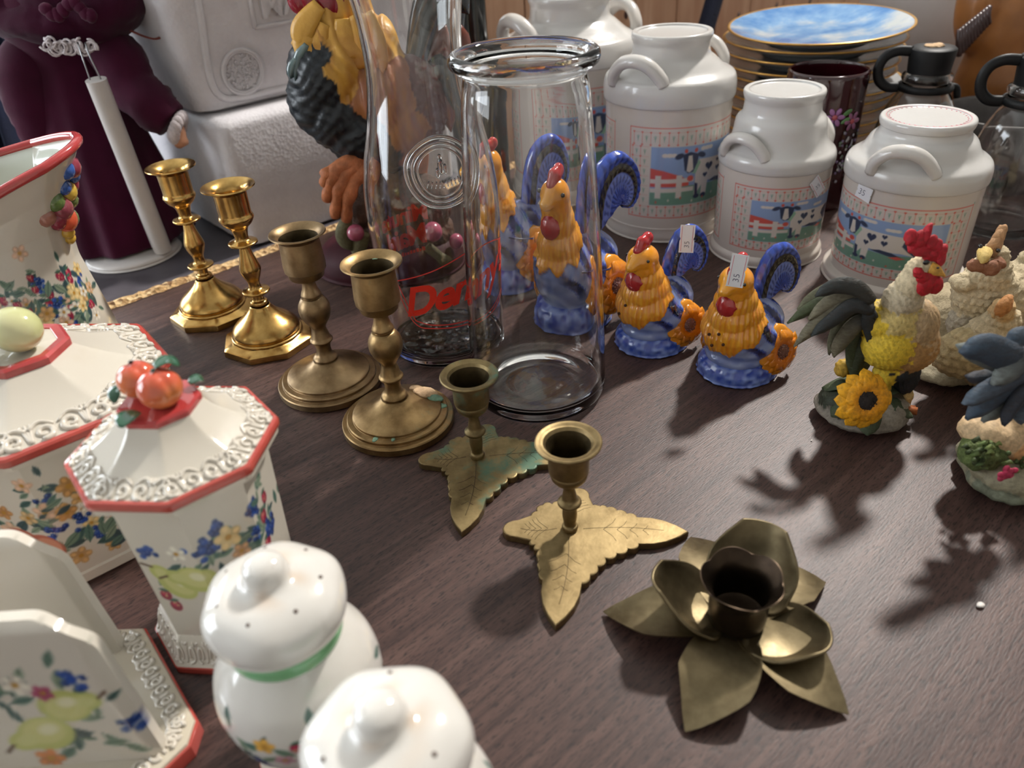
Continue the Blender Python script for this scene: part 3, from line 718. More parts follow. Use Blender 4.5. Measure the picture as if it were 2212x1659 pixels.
mesh('glass_body', *lathe(vessel(OUT, .0026, .006), 80), 'clear_glass', tc)
oc = cr(OUT, 6)
def rad(z): return float(np.interp(z, oc[:, 1], oc[:, 0]))
def wrap(V, F, zc, th0, lift=.0002, mirror=1):       # lay flat lettering on the carafe's wall
    z = zc + V[:, 1]; r = np.array([rad(q) for q in z]) + lift; a = th0 + mirror * V[:, 0] / .049
    return np.c_[r * np.cos(a), r * np.sin(a), z], F
def subdiv(V, F, k=2):
    bm = bmesh.new(); vs = [bm.verts.new(tuple(v)) for v in V]
    for f in F:
        try: bm.faces.new([vs[i] for i in f])
        except ValueError: pass
    es = [e for e in bm.edges if e.calc_length() > .004]
    if es: bmesh.ops.subdivide_edges(bm, edges=es, cuts=k, use_grid_fill=True); bmesh.ops.triangulate(bm, faces=bm.faces)
    V = np.array([v.co[:] for v in bm.verts]); bm.verts.index_update(); F = [tuple(v.index for v in f.verts) for f in bm.faces]; bm.free(); return V, F
TH = R(27)                                            # middle of the logo on the wall
V, F = text_mesh("Denny's", .034, .28, .0010, .92); V, F = subdiv(V, F)
V[:, 1] += V[:, 0] * .24
mesh('red_lettering', *wrap(V, F, .0595, TH + .10), 'red_print', tc, smooth=False)
b = MB()
def stroke(pts, w=.0009):
    P = cr(pts, 8); q = [np.array(p) for p in P]; V = []; 
    for i, p in enumerate(q):
        d = q[min(i + 1, len(q) - 1)] - q[max(i - 1, 0)]; d /= np.linalg.norm(d); nn = np.array([-d[1], d[0]]); V += [p + nn * w / 2, p - nn * w / 2]
    V = np.c_[np.array(V), np.zeros(len(V))] + [0, .017, 0]; F = [(2 * i, 2 * i + 1, 2 * i + 3, 2 * i + 2) for i in range(len(q) - 1)]
    b.add(wrap(V, F, 0.0, TH))
def hexa(dx, dy, s):
    L, Rr = (-.050 * s + dx, .060 + dy), (.052 * s + dx, .077 + dy); BL, BR = (-.038 * s + dx, .027 + dy), (.050 * s + dx, .034 + dy)
    stroke([L, (-.02, .070 + dy), (.012, .082 + dy), (.030, .083 + dy), Rr]); stroke([L, BL]); stroke([BL, (-.02, .0235 + dy), (.02, .0245 + dy), BR]); stroke([BR, Rr])
hexa(0, 0, 1)
stroke([(-.0528, .0580), (-.0400, .0255), (-.020, .0205), (.022, .0215), (.054, .0320)]); stroke([(-.0528, .0580), (-.0505, .0595)])
b.build('red_outline', 'red_print_thin', tc, smooth=False)
TB = TH + PI + .30
for word, size, zc, off in (('Minute', .0195, .0935, .0006), ('Maid', .0240, .0735, .0008)):
    V, F = text_mesh(word, size, 0, off, .9); V, F = subdiv(V, F); mesh('red_lettering', *wrap(V, F, zc, TB), 'red_print', tc, smooth=False)
b = MB(); rs = random.Random(2); xx = -.018
while xx < .018:
    w = rs.uniform(.0012, .003); h = rs.uniform(.002, .0036); b.add(wrap(np.array([[xx, 0, 0], [xx + w, 0, 0], [xx + w, h, 0], [xx, h, 0]]), [(0, 1, 2, 3)], .066, TB)); xx += w + .0008
b.build('red_small_print', 'red_print', tc, smooth=False)
b = MB()                                              # frosted sun-like arc over the back lettering
# raised seal: rim rings, figure and letters in relief
SZ = .1600; sm_ = MB()
def on_wall(x, z, lift): a = TH - .06 + x / .0470; r = rad(SZ + z) + lift; return np.array([r * math.cos(a), r * math.sin(a), SZ + z])
def ring(rx, rw, lift, ax=1.0):
    P = [on_wall(rx * math.cos(t) * (1 + .05 * math.sin(3 * t)), rx * ax * math.sin(t), lift) for t in np.linspace(0, 2 * PI, 49)]; return tube(P, rw, 8, cap=False)
sm_.add(ring(.0255, .0017, .0003, .92)); sm_.add(ring(.0205, .0013, .0006, .95)); sm_.add(ring(.0168, .0008, .0003, .97))
for x_, z_, rx_, rz_ in ((0, .004, .003, .006), (0, .0105, .002, .0022), (-.003, 0, .0018, .004), (.003, .002, .0016, .004)):
    sm_.add(ell(on_wall(x_, z_, .0004), (.0016, rx_ * .8, rz_)))
V, F = text_mesh('JUICE', .0062, 0, .0002); V, F = subdiv(V, F)
for i in range(9):
    x_ = -.0115 + .0029 * i; sm_.add(tube([on_wall(x_, -.0105 + .9 * x_ * x_ * 10, .0006), on_wall(x_ * .9 + .0006, -.0055 + .9 * x_ * x_ * 10, .0006)], .0005, 6))
sm_.build('raised_seal', 'clear_glass', tc)
V, F = lathe([(0, .0064), (.0385, .0064), (.0402, .0072), (.0385, .0082), (0, .0082)], 72); 
V, F = lathe([(0, .0062)] + [(.0400 * q, .0062) for q in (.3, .6, .9, 1.0)] + [(.0405 * (1 - q), .0098) for q in np.linspace(0, 1, 26)], 110); k_ = (V[:, 2] > .009); V[:, 2] += k_ * (.0030 * (vn(V * np.array([1, 1, 0]), 330) - .5) + .0016 * (vn(V * np.array([1, 1, 0]), 150) - .5)); mesh('pebbled_base', V, F, 'clear_glass', tc)

sc_ = thing('open_carafe', 'short wide-mouthed clear glass carafe with a thick rolled rim', 'carafe', (0.021, 0.497, 0.0006), R(20))
OUT2 = [(.0440, 0), (.0488, .0012), (.0508, .0050), (.0512, .0120), (.0508, .0350), (.0492, .0800), (.0468, .1300), (.0440, .1750), (.0418, .2050), (.0402, .2220), (.0388, .2300), (.0386, .2340), (.0404, .2366), (.0440, .2376), (.0462, .2398), (.0468, .2426), (.0458, .2454), (.0432, .2468), (.0402, .2462), (.0374, .2440)]
p2 = cr(OUT2, 4).tolist()
inn = cr([(.0362, .2415), (.0356, .2360), (.0358, .2290), (.0374, .2200), (.0392, .2050), (.0414, .1750), (.0442, .1300), (.0466, .0800), (.0481, .0350), (.0482, .0160), (.0455, .0098), (.0380, .0082), (.0250, .0066), (.0160, .0074), (.0080, .0084), (0, .0090)], 4).tolist()
mesh('glass_body', *lathe([(0, .0035), (.020, .003), (.038, .0012)] + p2 + inn, 88), 'clear_glass', sc_)

# ------------------------------------------------------------------ milk-can canisters
CREAM = (212, 203, 193)
def cow_panel(cv, x0, w, y0, h):
    """cow picture in a border of hearts and tulips; x0,y0 lower left corner of the red frame, mm"""
    RED = (214, 96, 84); TEAL = (120, 160, 140); NAVY = (62, 72, 96); SKY = (146, 170, 208); CR_ = (222, 214, 204)
    sp = w / 20.0
    for (xa, ya, xb, yb) in ((x0, y0, x0 + w, y0), (x0, y0 + h, x0 + w, y0 + h), (x0, y0, x0, y0 + h), (x0 + w, y0, x0 + w, y0 + h)): cv.line(xa, ya, xb, yb, 0.75, RED)
    for cx_, cy_ in ((x0, y0 + h), (x0 + w, y0 + h), (x0, y0), (x0 + w, y0)): cv.ell(cx_ + (-1 if cx_ == x0 else 1), cy_ + (1.2 if cy_ > y0 else -1.2), .5, 1, 20, TEAL)
    bt, bb, bs = h * .20, h * .15, sp * 2.6
    px0, px1, py0, py1 = x0 + bs, x0 + w - bs, y0 + bb, y0 + h - bt
    hs = min(sp * .17, 1.0)
    def cell(x, y, ch, heart_top=True):
        cv.line(x - sp / 2, y - ch / 2, x - sp / 2, y + ch / 2, .28, RED, .8); cv.line(x - sp / 2, y + ch / 2, x + sp / 2, y + ch / 2, .18, RED, .35)
        cv.heart(x - sp / 2, y + ch / 2, hs, RED)
        for a in (-35, 0, 35): cv.line(x, y - ch * .12, x + sp * .22 * math.sin(R(a)), y + ch * .22 * math.cos(R(a)), .32, TEAL, .9)
        cv.line(x, y - ch * .3, x, y, .3, TEAL, .8)
    n = 19
    for i in range(n):
        x = x0 + sp * (i + 1.0)
        for y, ch in ((y0 + h - bt * .55, bt * .62), (y0 + bb * .52, bb * .66)): cell(x, y, ch)
        cv.heart(x - sp / 2, y0 + h - bt * .9, hs, RED); cv.heart(x - sp / 2, y0 + bb * .18, hs, RED)
    m_ = max(4, int((py1 - py0) / (sp * 1.05))); ch = (py1 - py0) / m_
    for j in range(m_):
        for k in (0.85, 1.85): cell(x0 + sp * k, py0 + ch * (j + .5), ch); cell(x0 + w - sp * (k - .15), py0 + ch * (j + .5), ch)
    W, H = px1 - px0, py1 - py0
    P = lambda u, v: (px0 + u * W, py0 + v * H)
    def poly(pts, col): cv.poly([P(u, v) for u, v in pts], col)
    def el(u, v, ru, rv, a, col): x, y = P(u, v); cv.ell(x, y, ru * W, rv * H, a, col)
    def hrt(u, v, k, col): x, y = P(u, v); cv.heart(x, y, k * W, col)
    cv.rect(px0, py0, px1, py1, SKY)
    for u, v in ((.14, .86), (.62, .83), (.44, .93)):
        for d, rr in ((-.035, .022), (0, .03), (.035, .022)): el(u + d, v, rr, .035, 0, CR_)
    poly([(0, .32), (0, .64), (.10, .60), (.24, .50), (.30, .40), (.30, .32)], RED); poly([(.80, .30), (.86, .48), (.93, .56), (1, .60), (1, .30)], RED)
    poly([(0, 0), (0, .26), (.3, .33), (.6, .30), (1, .33), (1, 0)], TEAL)
    for v in (.22, .38): poly([(0, v), (0, v + .075), (.34, v + .085), (.34, v + .01)], CR_)
    for u in (.04, .20): poly([(u, .12), (u, .52), (u + .045, .52), (u + .045, .12)], CR_)
    poly([(.35, .12), (.35, .66), (.38, .76), (.55, .74), (.80, .70), (.86, .60), (.86, .12), (.79, .12), (.78, .32), (.70, .36), (.52, .34), (.47, .36), (.46, .12), (.41, .12), (.41, .3)], CR_)
    poly([(.76, .69), (.82, .69), (.86, .58), (.85, .34), (.80, .30), (.74, .42), (.70, .52), (.71, .62)], NAVY)
    poly([(.48, .34), (.55, .38), (.64, .35), (.71, .27), (.63, .27), (.55, .31)], NAVY); poly([(.62, .25), (.68, .29), (.74, .25), (.68, .21)], RED)
    poly([(.355, .12), (.35, .36), (.375, .34), (.38, .12)], NAVY); el(.37, .12, .025, .04, 0, NAVY); el(.435, .12, .025, .04, 0, NAVY); el(.82, .12, .03, .04, 0, NAVY)
    hrt(.475, .61, .036, NAVY); hrt(.57, .67, .019, NAVY); hrt(.575, .53, .024, NAVY); hrt(.44, .47, .021, NAVY)
    poly([(.37, .76), (.39, .70), (.35, .52), (.32, .54)], (150, 190, 160)); poly([(.24, .86), (.30, .90), (.37, .85), (.36, .70), (.33, .56), (.29, .54), (.26, .60), (.25, .74)], NAVY)
    el(.215, .84, .035, .045, 20, NAVY); el(.395, .83, .035, .045, -20, NAVY); poly([(.285, .84), (.315, .84), (.33, .60), (.30, .55), (.275, .58)], CR_)
    el(.265, .92, .013, .035, 10, RED); el(.345, .92, .013, .035, -10, RED); el(.31, .45, .025, .05, 0, RED)
    for k in range(10): el(.05 + .095 * k, .05 + .07 * ((k * 7) % 3) / 2, .006, .02, 0, (RED, CR_)[k % 2])
def milk_can(label, loc, Rb, Rbase, Rl, Rr, zb, zt, zn, ztop, th0, hand, panel_w=160, ntop=0, pink=False):
    t = thing('milk_can_canister', label, 'canister', loc, 0, 'cow-painted milk can canisters')
    n = 540; rows = 190; R1 = Rb * 1000; z0, z1 = .013 * zb / .12, zb - .001
    cv = Canvas(0, 2 * PI * R1, z0 * 1000, z1 * 1000, n, rows, CREAM)
    fh = (z1 - z0) * 1000; a = 2 * PI * R1 / 360
    for k in range(2): cow_panel(cv, 0 + 180 * k * a, panel_w * a, z0 * 1000 + fh * .10, fh * .76)
    sh = R(th0)
    V, F = canvas_lathe(lambda z: Rb - .0005 + .001 * (z / zb), cv, 0, z0, z1, n, rows)
    c, s = math.cos(sh), math.sin(sh); V = np.c_[V[:, 0] * c - V[:, 1] * s, V[:, 0] * s + V[:, 1] * c, V[:, 2]]
    b = MB(); b.v.append(V); b.f += F; b.m += [0] * len(F); b.c.append(cv.lin().reshape(-1, 3)); b.k = len(V)
    b.add(lathe(cr([(.0, 0), (Rbase * .93, 0), (Rbase * .99, .0015), (Rbase, .005), (Rbase * .99, z0 * .75), (Rb + .0002, z0 * .97), (Rb - .0006, z0 + .0004)], 3), 72), lin(CREAM))
    b.build('body', 'stoneware_glaze', t, sharp=50)
    lid = [(Rb * .9, zb - .0012), (Rl * .975, zb - .0010), (Rl * .998, zb + .0012), (Rl, zb + (zt - zb) * .35), (Rl * .995, zb + (zt - zb) * .62), (Rl * .965, zt - .0015), (Rl * .90, zt + .0015), (Rl * .80, zt + (zn - zt) * .35), (Rr * 1.12, zn - (zn - zt) * .10), (Rr * .985, zn + .003), (Rr * .955, zn + (ztop - zn) * .35), (Rr * .95, zn + (ztop - zn) * .58), (Rr * .975, ztop - .0075), (Rr, ztop - .0045), (Rr, ztop - .0020), (Rr * .975, ztop - .0004), (Rr * .93, ztop), (Rr * .86, ztop - .0006), (Rr * .78, ztop - .0022 if ntop == 0 else ztop - .0012), (0, ztop - .0026 if ntop == 0 else ztop - .0012)]
    lo = mesh('lid', *lathe(cr(lid, 3), 84), 'stoneware_glaze', t, cols=np.tile(lin((208, 205, 201)), (len(cr(lid, 3)) * 84, 1)))
    for h in hand:
        ch, sh_ = math.cos(R(h)), math.sin(R(h)); rd = np.array([ch, sh_, 0]); tg = np.array([-sh_, ch, 0]); zz = np.array([0, 0, 1.0]); q = Rl / .065
        P = [rd * Rl * .86 - tg * .026 * q + zz * (zt - .004), rd * Rl * .90 - tg * .024 * q + zz * (zt + .006 * q), rd * Rl * .93 - tg * .013 * q + zz * (zt + .0165 * q), rd * Rl * .93 + tg * .002 * q + zz * (zt + .0195 * q), rd * Rl * .88 + tg * .015 * q + zz * (zt + .0155 * q), rd * Rl * .80 + tg * .025 * q + zz * (zt + .0045 * q), rd * Rl * .78 + tg * .028 * q + zz * (zt - .002)]
        V, F = tube(cr(P, 5), .0056 * q, 14, 1.25); mesh('handle', V, F, 'stoneware_glaze', t, cols=np.tile(lin((210, 206, 201)), (len(V), 1)))
    if pink:
        b = MB(); rp = random.Random(1)
        for k in range(40):
            a_ = 2 * PI * k / 40; b.add(ell((Rr * .80 * math.cos(a_), Rr * .80 * math.sin(a_), ztop - .0011), (.0013, .0006, .0002), (0, 0, math.degrees(a_) + rp.uniform(20, 90)), 1))
        b.add(tube([(Rr * .87 * math.cos(a_), Rr * .87 * math.sin(a_), ztop - .0007) for a_ in np.linspace(0, 2 * PI, 60)], .0003, 5, cap=False))
        b.build('pink_wreath', 'tag_pink', lo)
    return t
milk_can('largest white cow-painted milk can canister, seen through and beside the short carafe', (.094, .952, .0005), .076, .079, .079, .047, .150, .174, .190, .217, -128, (-155, 25))
milk_can('tall white cow-painted milk can canister behind the big blue rooster tail', (.181, .813, .0005), .0635, .0640, .0665, .0398, .1364, .1582, .1722, .1962, -136, (-136, 44))
cC = milk_can('slim white cow-painted milk can canister in the middle, behind the two tagged shakers', (.268, .724, .0005), .0520, .0545, .0540, .0364, .0914, .1047, .1323, .1563, -149, (-149, 31))
cD = milk_can('wide white cow-painted milk can canister with a price sticker, behind the yellow resin rooster', (.364, .646, .0005), .0560, .0615, .0585, .0374, .0963, .1122, .1288, .1454, -219, (-131, 49), ntop=1, pink=True)
d = np.array([math.cos(R(-157)), math.sin(R(-157)), 0]); price_tag(cD, place(tuple(d * .0572 + np.array([0, 0, .0900])), (-d[1], d[0], -.15), tuple(d)), .016, .0125, ts=.0075, tx=-.002, lines=False)
d = np.array([math.cos(R(-62)), math.sin(R(-62)), 0]); price_tag(cC, place(tuple(d * .0530 + np.array([0, 0, .078])), (-d[1], d[0], .8), tuple(d)), .012, .02, ts=.006)

# ------------------------------------------------------------------ octagonal canisters with fruit decoration
IVORY = (220, 212, 197); IV = lin(IVORY)
def fruit_band(cv, items, rnd):
    for it in items:
        k = it[0]
        if k == 'pear': cv.pear(*it[1:])
        elif k == 'grapes': cv.grapes(it[1], it[2], it[3], rnd, *(it[4:]))
        elif k == 'flower': cv.flower(it[1], it[2], it[3], it[4], rnd)
        elif k == 'straw': cv.straw(it[1], it[2], it[3], rnd)
        elif k == 'leaves': cv.leaves(it[1], it[2], it[3], rnd, *(it[4:]))
        elif k == 'peach':
            cv.ell(it[1], it[2], it[3], it[3] * .9, 0, (196, 112, 92)); cv.ell(it[1] + it[3] * .2, it[2] + it[3] * .1, it[3] * .7, it[3] * .6, 0, (216, 146, 118), .8); cv.ell(it[1] - it[3] * .3, it[2], it[3] * .3, it[3] * .6, 20, (178, 84, 76), .6)
def random_band(cv, x0, x1, yc, hh, rnd, k=4.0):
    n = int((x1 - x0) / (k * .55))
    for i in range(n): cv.leaves(rnd.uniform(x0, x1), yc + rnd.gauss(0, hh * .45), k, rnd, 2, k)
    for i in range(n):
        x, y = rnd.uniform(x0, x1), yc + rnd.gauss(0, hh * .5); c = rnd.choice(['f', 'f', 's', 's', 'g', 'w'])
        if c == 'f': cv.flower(x, y, k * rnd.uniform(.7, 1), rnd.choice([(206, 164, 110), (222, 196, 140), (214, 178, 150)]), rnd)
        elif c == 'w': cv.flower(x, y, k * .7, (232, 222, 206), rnd)
        elif c == 's': cv.straw(x, y, k * rnd.uniform(.55, .75), rnd)
        else: cv.grapes(x, y, k * .55, rnd, 10)
def scrolls(parent, name, surf, corners, inset, size, rad_, mat='glazed_ceramic', flip=1):
    """moulded C-scrolls and fans in relief along the sides of an octagon; surf(x,y) gives the height"""
    b = MB(); k = len(corners); cen = np.mean(corners, 0)
    def add2(pts, r0):
        P = np.array([(p[0], p[1], surf(p[0], p[1]) + r0 * .15) for p in pts]); rr = np.linspace(r0, r0 * .55, len(P)); V, F = tube(P, rr, 7); b.add((V, F), lin((224, 216, 202)))
    for i in range(k):
        A, B = np.array(corners[i]), np.array(corners[(i + 1) % k]); L = np.linalg.norm(B - A); e = (B - A) / L; nn = np.array([-e[1], e[0]])
        if np.dot(cen - A, nn) < 0: nn = -nn
        m_ = max(1, int(round(L / size))); w = L / m_
        for j in range(m_):
            O = A + e * w * (j + .5) + nn * inset
            for sg in (-1, 1):
                sp = [O + e * sg * (w * .26 + (w * .19) * (1 - u * .75) * math.cos(-1.9 + u * 7.2)) + nn * (size * .20 + size * .20 * (1 - u * .75) * math.sin(-1.9 + u * 7.2)) for u in np.linspace(0, 1, 22)]
                add2(sp, rad_)
                add2([O + e * sg * w * .46 * u + nn * (size * .34 + size * .16 * math.sin(PI * u)) for u in np.linspace(0.05, 1, 9)], rad_ * .8)
            for sg in (-.35, 0, .35): add2([O + e * sg * w * .25 * u + nn * (size * (.02 + .5 * u)) for u in np.linspace(0, 1, 6)], rad_ * .7)
    return b.build(name, mat, parent)
def oct_canister(name, label, loc, a0, rl, rbt, rbb, zb0, zl, lidprof, band_r, cv_items, rnd, foot=None, scroll=(.011, .012, .0012), seedband=None):
    t = thing(name, label, 'canister', loc, 0, 'octagonal fruit-painted canisters')
    oc_ = lambda th: octo(th, a0); ocl = lambda th, i, z: octo(th, a0)
    n, rows = 480, 130; cv = Canvas(-180, 180, zb0 * 1000, (zl - .004) * 1000, n, rows, IVORY); rm = rbt * 1000; cv.X = np.radians(cv.X) * rm; cv.e = 0.45
    if seedband: random_band(cv, *seedband[:4], rnd, seedband[4])
    fruit_band(cv, [(it[0], R(it[1]) * rm) + tuple(it[2:]) for it in cv_items], rnd)
    th = np.linspace(-PI, PI, n, endpoint=False); V = []
    for z in np.linspace(zb0, zl - .004, rows):
        r = (rbb + (rbt - rbb) * (z - zb0) / (zl - zb0)) * octo(th, a0); V.append(np.stack([r * np.cos(th), r * np.sin(th), np.full(n, z)], 1))
    F = [(i * n + j, i * n + (j + 1) % n, (i + 1) * n + (j + 1) % n, (i + 1) * n + j) for i in range(rows - 1) for j in range(n)]
    mesh('body', np.vstack(V), F, 'glazed_ceramic', t, cols=cv.lin().reshape(-1, 3), sharp=25)
    if foot:
        fr, fz = foot
        ft = [(rbb * .98, zb0 + .001), (rbb * 1.02, zb0 - .001), (rbb * 1.05, zb0 - .004), (fr * .93, fz + .003), (fr, fz)]
        V, F = lathe(ft, 160, ocl); fo = mesh('foot', V, F, 'glazed_ceramic', t, cols=np.tile(IV, (len(V), 1)), sharp=25)
        V, F = lathe([(fr, fz), (fr * 1.015, fz - .0006), (fr * 1.015, .0006), (fr, 0), (0, 0)], 160, ocl); mesh('coral_foot_edge', V, F, 'coral_glaze', fo, sharp=35)
        def fsurf(x, y):
            q = math.hypot(x, y) / float(octo(math.atan2(y, x), a0)); return float(np.interp(q, [rbb * 1.05, fr * .93, fr], [zb0 - .004, fz + .003, fz]))
        cs = [(fr * .985 * math.cos(a0 + i * PI / 4), fr * .985 * math.sin(a0 + i * PI / 4)) for i in range(8)]
        scrolls(fo, 'scroll_relief', fsurf, cs, .0008, .0095, .0008)
    else:
        V, F = lathe([(rbb * .985, zb0 + .004), (rbb * 1.03, zb0 + .003), (rbb * 1.035, .0012), (rbb * 1.02, 0), (0, 0)], 160, ocl); mesh('foot', V, F, 'glazed_ceramic', t, cols=np.tile(IV, (len(V), 1)), sharp=35)
    zr = lidprof[0][1]
    lip = [(rbt * .9, zl - .0045), (rl * .93, zl - .0045), (rl * .965, zl - .0035), (rl * .97, zl - .0008), (rl * .95, zl)]
    V, F = lathe(lip, 160, ocl); lo = mesh('lid', *[np.vstack([V, lathe(lidprof, 160, ocl)[0]]), F + [tuple(q + len(V) for q in f) for f in lathe(lidprof, 160, ocl)[1]]], 'glazed_ceramic', t, sharp=22)
    ca = lo.data.color_attributes.new('Col', 'FLOAT_COLOR', 'POINT') if 'Col' not in lo.data.color_attributes else lo.data.color_attributes['Col']
    ca.data.foreach_set('color', np.tile(np.r_[IV, 1.0], len(lo.data.vertices)))
    V, F = lathe([(rl * .95, zl), (rl * .99, zl + .0002), (rl * 1.0, zl + .0012), (rl * 1.0, zr - .0012), (rl * .985, zr), (rl * .95, zr + .0004)], 160, ocl); mesh('coral_rim', V, F, 'coral_glaze', lo, sharp=35)
    pr = np.array(lidprof)
    def surf(x, y):
        q = math.hypot(x, y) / float(octo(math.atan2(y, x), a0)); return float(np.interp(q, pr[::-1, 0], pr[::-1, 1]))
    cs = [(rl * .955 * math.cos(a0 + i * PI / 4), rl * .955 * math.sin(a0 + i * PI / 4)) for i in range(8)]
    scrolls(lo, 'scroll_relief', surf, cs, scroll[0] * .1, scroll[1], scroll[2])
    return t, lo
rs = random.Random(11); A0 = R(15)
itemsS = [('leaves', -88, 68, 5, 14, 7), ('leaves', -60, 80, 5, 16, 7), ('leaves', -28, 78, 5, 18, 8), ('leaves', 0, 78, 5, 10, 8), ('grapes', -112, 84, 3.2, 12), ('pear', -98, 62, 11.5, 128), ('pear', -82, 66, 11, 172), ('grapes', -66, 84, 3.6, 22), ('grapes', -54, 93, 3.0, 14), ('grapes', -64, 44, 3.0, 14), ('flower', -88, 84, 4.8, (232, 224, 208)), ('flower', -50, 84, 7, (224, 196, 140)), ('flower', -44, 72, 4.8, (206, 160, 120)), ('grapes', -40, 64, 3.2, 16), ('straw', -108, 46, 4.2), ('straw', -112, 54, 3.8), ('grapes', -25, 92, 3.4, 16), ('straw', -16, 80, 4.2), ('straw', -20, 64, 4.6), ('grapes', -10, 70, 3.6, 20), ('straw', -8, 88, 3.6), ('leaves', -18, 98, 4, 8, 4), ('grapes', -31, 78, 2.6, 12)]
lidS = [(.0468, .1232), (.0440, .1236), (.0400, .1252), (.0355, .1278), (.0300, .1312), (.0250, .1350), (.0215, .1385), (.0195, .1415), (.0188, .1425), (0, .1425)]
cS, lS = oct_canister('fruit_canister', 'small octagonal ivory canister whose lid knob is a pair of orange peaches', (-.162, .294, .0005), A0, .0490, .0405, .0365, .022, .1185, lidS, .017, itemsS, rs, (.0440, .0048), (.011, .0178, .0013))
V, F = lathe([(.0175, .1400), (.0186, .1418), (.0188, .1450), (.0176, .1462), (0, .1462)], 160, lambda th, i, z: octo(th, A0)); kn = mesh('red_knob_plate', V, F, 'red_glaze', lS, sharp=25)
def peach_cols(V, c, r):
    k = np.clip((V[:, 2] - c[2]) / r * .5 + .5 + (vn(V, 160) - .5) * .5, 0, 1)[:, None]; return lin((232, 150, 84)) * (1 - k) + lin((214, 84, 66)) * k
for c, r in (((.0045, -.0035, .1545), .0098), ((-.0085, .0050, .1548), .0090)):
    V, F = ell(c, (r, r, r * .95), sub=4); dv = V - np.array(c); V = V - dv * (0.10 * np.exp(-(dv[:, 0] * .6 + dv[:, 1] * .8) ** 2 / (r * .16) ** 2) * (dv[:, 2] > -r * .5))[:, None]
    mesh('peach', V, F, 'glazed_ceramic', lS, cols=peach_cols(V, c, r))
gl = MB(); g1 = lin((44, 92, 66)); g2 = lin((28, 62, 50))
for P, w in (([(-.004, -.012, .148), (-.007, -.017, .1485), (-.008, -.022, .1475)], .0042), ([(.004, -.001, .1640), (.009, .003, .1645), (.013, .004, .1610)], .0034), ([(.013, .007, .149), (.016, .010, .1495), (.018, .011, .148)], .003), ([(-.016, .004, .1530), (-.0185, .001, .1510), (-.018, -.003, .1480)], .0026)):
    p = cr(P, 5); gl.add(blade(p, [w * (.25 + math.sin(PI * min(1, .1 + .88 * u))) for u in np.linspace(0, 1, len(p))], .0007, cup=.25), g1)
gl.add(ell((-.0085, .005, .1640), (.0012, .0012, .0010)), lin((60, 24, 20))); gl.add(ell((.0045, -.0035, .1641), (.0012, .0012, .0008)), g2)
gl.build('green_leaves', 'glazed_ceramic', lS)
rs = random.Random(23)
itemsL = [('peach', -96, 34, 13), ('peach', -84, 30, 12), ('flower', -60, 68, 6.5, (200, 150, 90)), ('flower', -66, 52, 5.5, (196, 146, 90)), ('straw', -44, 48, 5), ('straw', -40, 36, 5.4), ('grapes', -62, 44, 3.2, 16), ('flower', -84, 54, 5, (206, 176, 130)), ('flower', -96, 58, 5, (190, 140, 90)), ('straw', -30, 30, 5), ('leaves', -50, 28, 7, 10, 8), ('leaves', -72, 62, 5, 8, 6)]
lidL = [(.0738, .1040), (.0700, .1046), (.0630, .1068), (.0540, .1102), (.0440, .1150), (.0360, .1198), (.0310, .1232), (.0290, .1245), (0, .1245)]
cL, lL = oct_canister('fruit_canister', 'large octagonal ivory canister with a pale pear lying on its lid', (-.280, .385, .0005), A0, .0770, .0665, .0635, .004, .0985, lidL, .027, itemsL, rs, None, (.012, .0250, .0019), (-150, 30, 46, 30, 6.5))
V, F = lathe([(.0275, .1225), (.0285, .1240), (.0288, .1285), (.0270, .1298), (.0225, .1294), (.0220, .1286)], 160, lambda th, i, z: octo(th, A0)); mesh('red_knob_plate', V, F, 'red_glaze', lL, sharp=25)
V, F = lathe([(.0222, .1287), (.0215, .1290), (0, .1290)], 80, lambda th, i, z: octo(th, A0)); mesh('knob_top', V, F, 'glazed_ceramic', lL, cols=np.tile(IV, (len(V), 1)))
PC = (206, 208, 148)
pp = [((.0075, -.004, .1420), (.0150, .0130, .0130), (0, 0, -20), PC), ((-.005, -.0005, .1435), (.0120, .0100, .0100), (0, 0, -20), PC), ((-.016, .004, .1440), (.0085, .0072, .0072), (0, 0, -20), PC)]
V, F, N, D = blob(pp, .0014, 8); k = vn(V, 90)[:, None]; mesh('pear', V, F, 'glazed_ceramic', lL, cols=lin((200, 204, 140)) * (1 - k) + lin((226, 222, 172)) * k)
gl = MB()
for P, w in (([(-.006, -.014, .137), (-.012, -.018, .134), (-.017, -.020, .1315)], .006), ([(-.010, -.010, .142), (-.017, -.011, .140), (-.022, -.010, .136)], .0045)):
    p = cr(P, 5); gl.add(blade(p, [w * (.25 + math.sin(PI * min(1, .1 + .88 * u))) for u in np.linspace(0, 1, len(p))], .001, cup=.2), lin((34, 56, 40)))
gl.build('green_leaves', 'glazed_ceramic', lL)

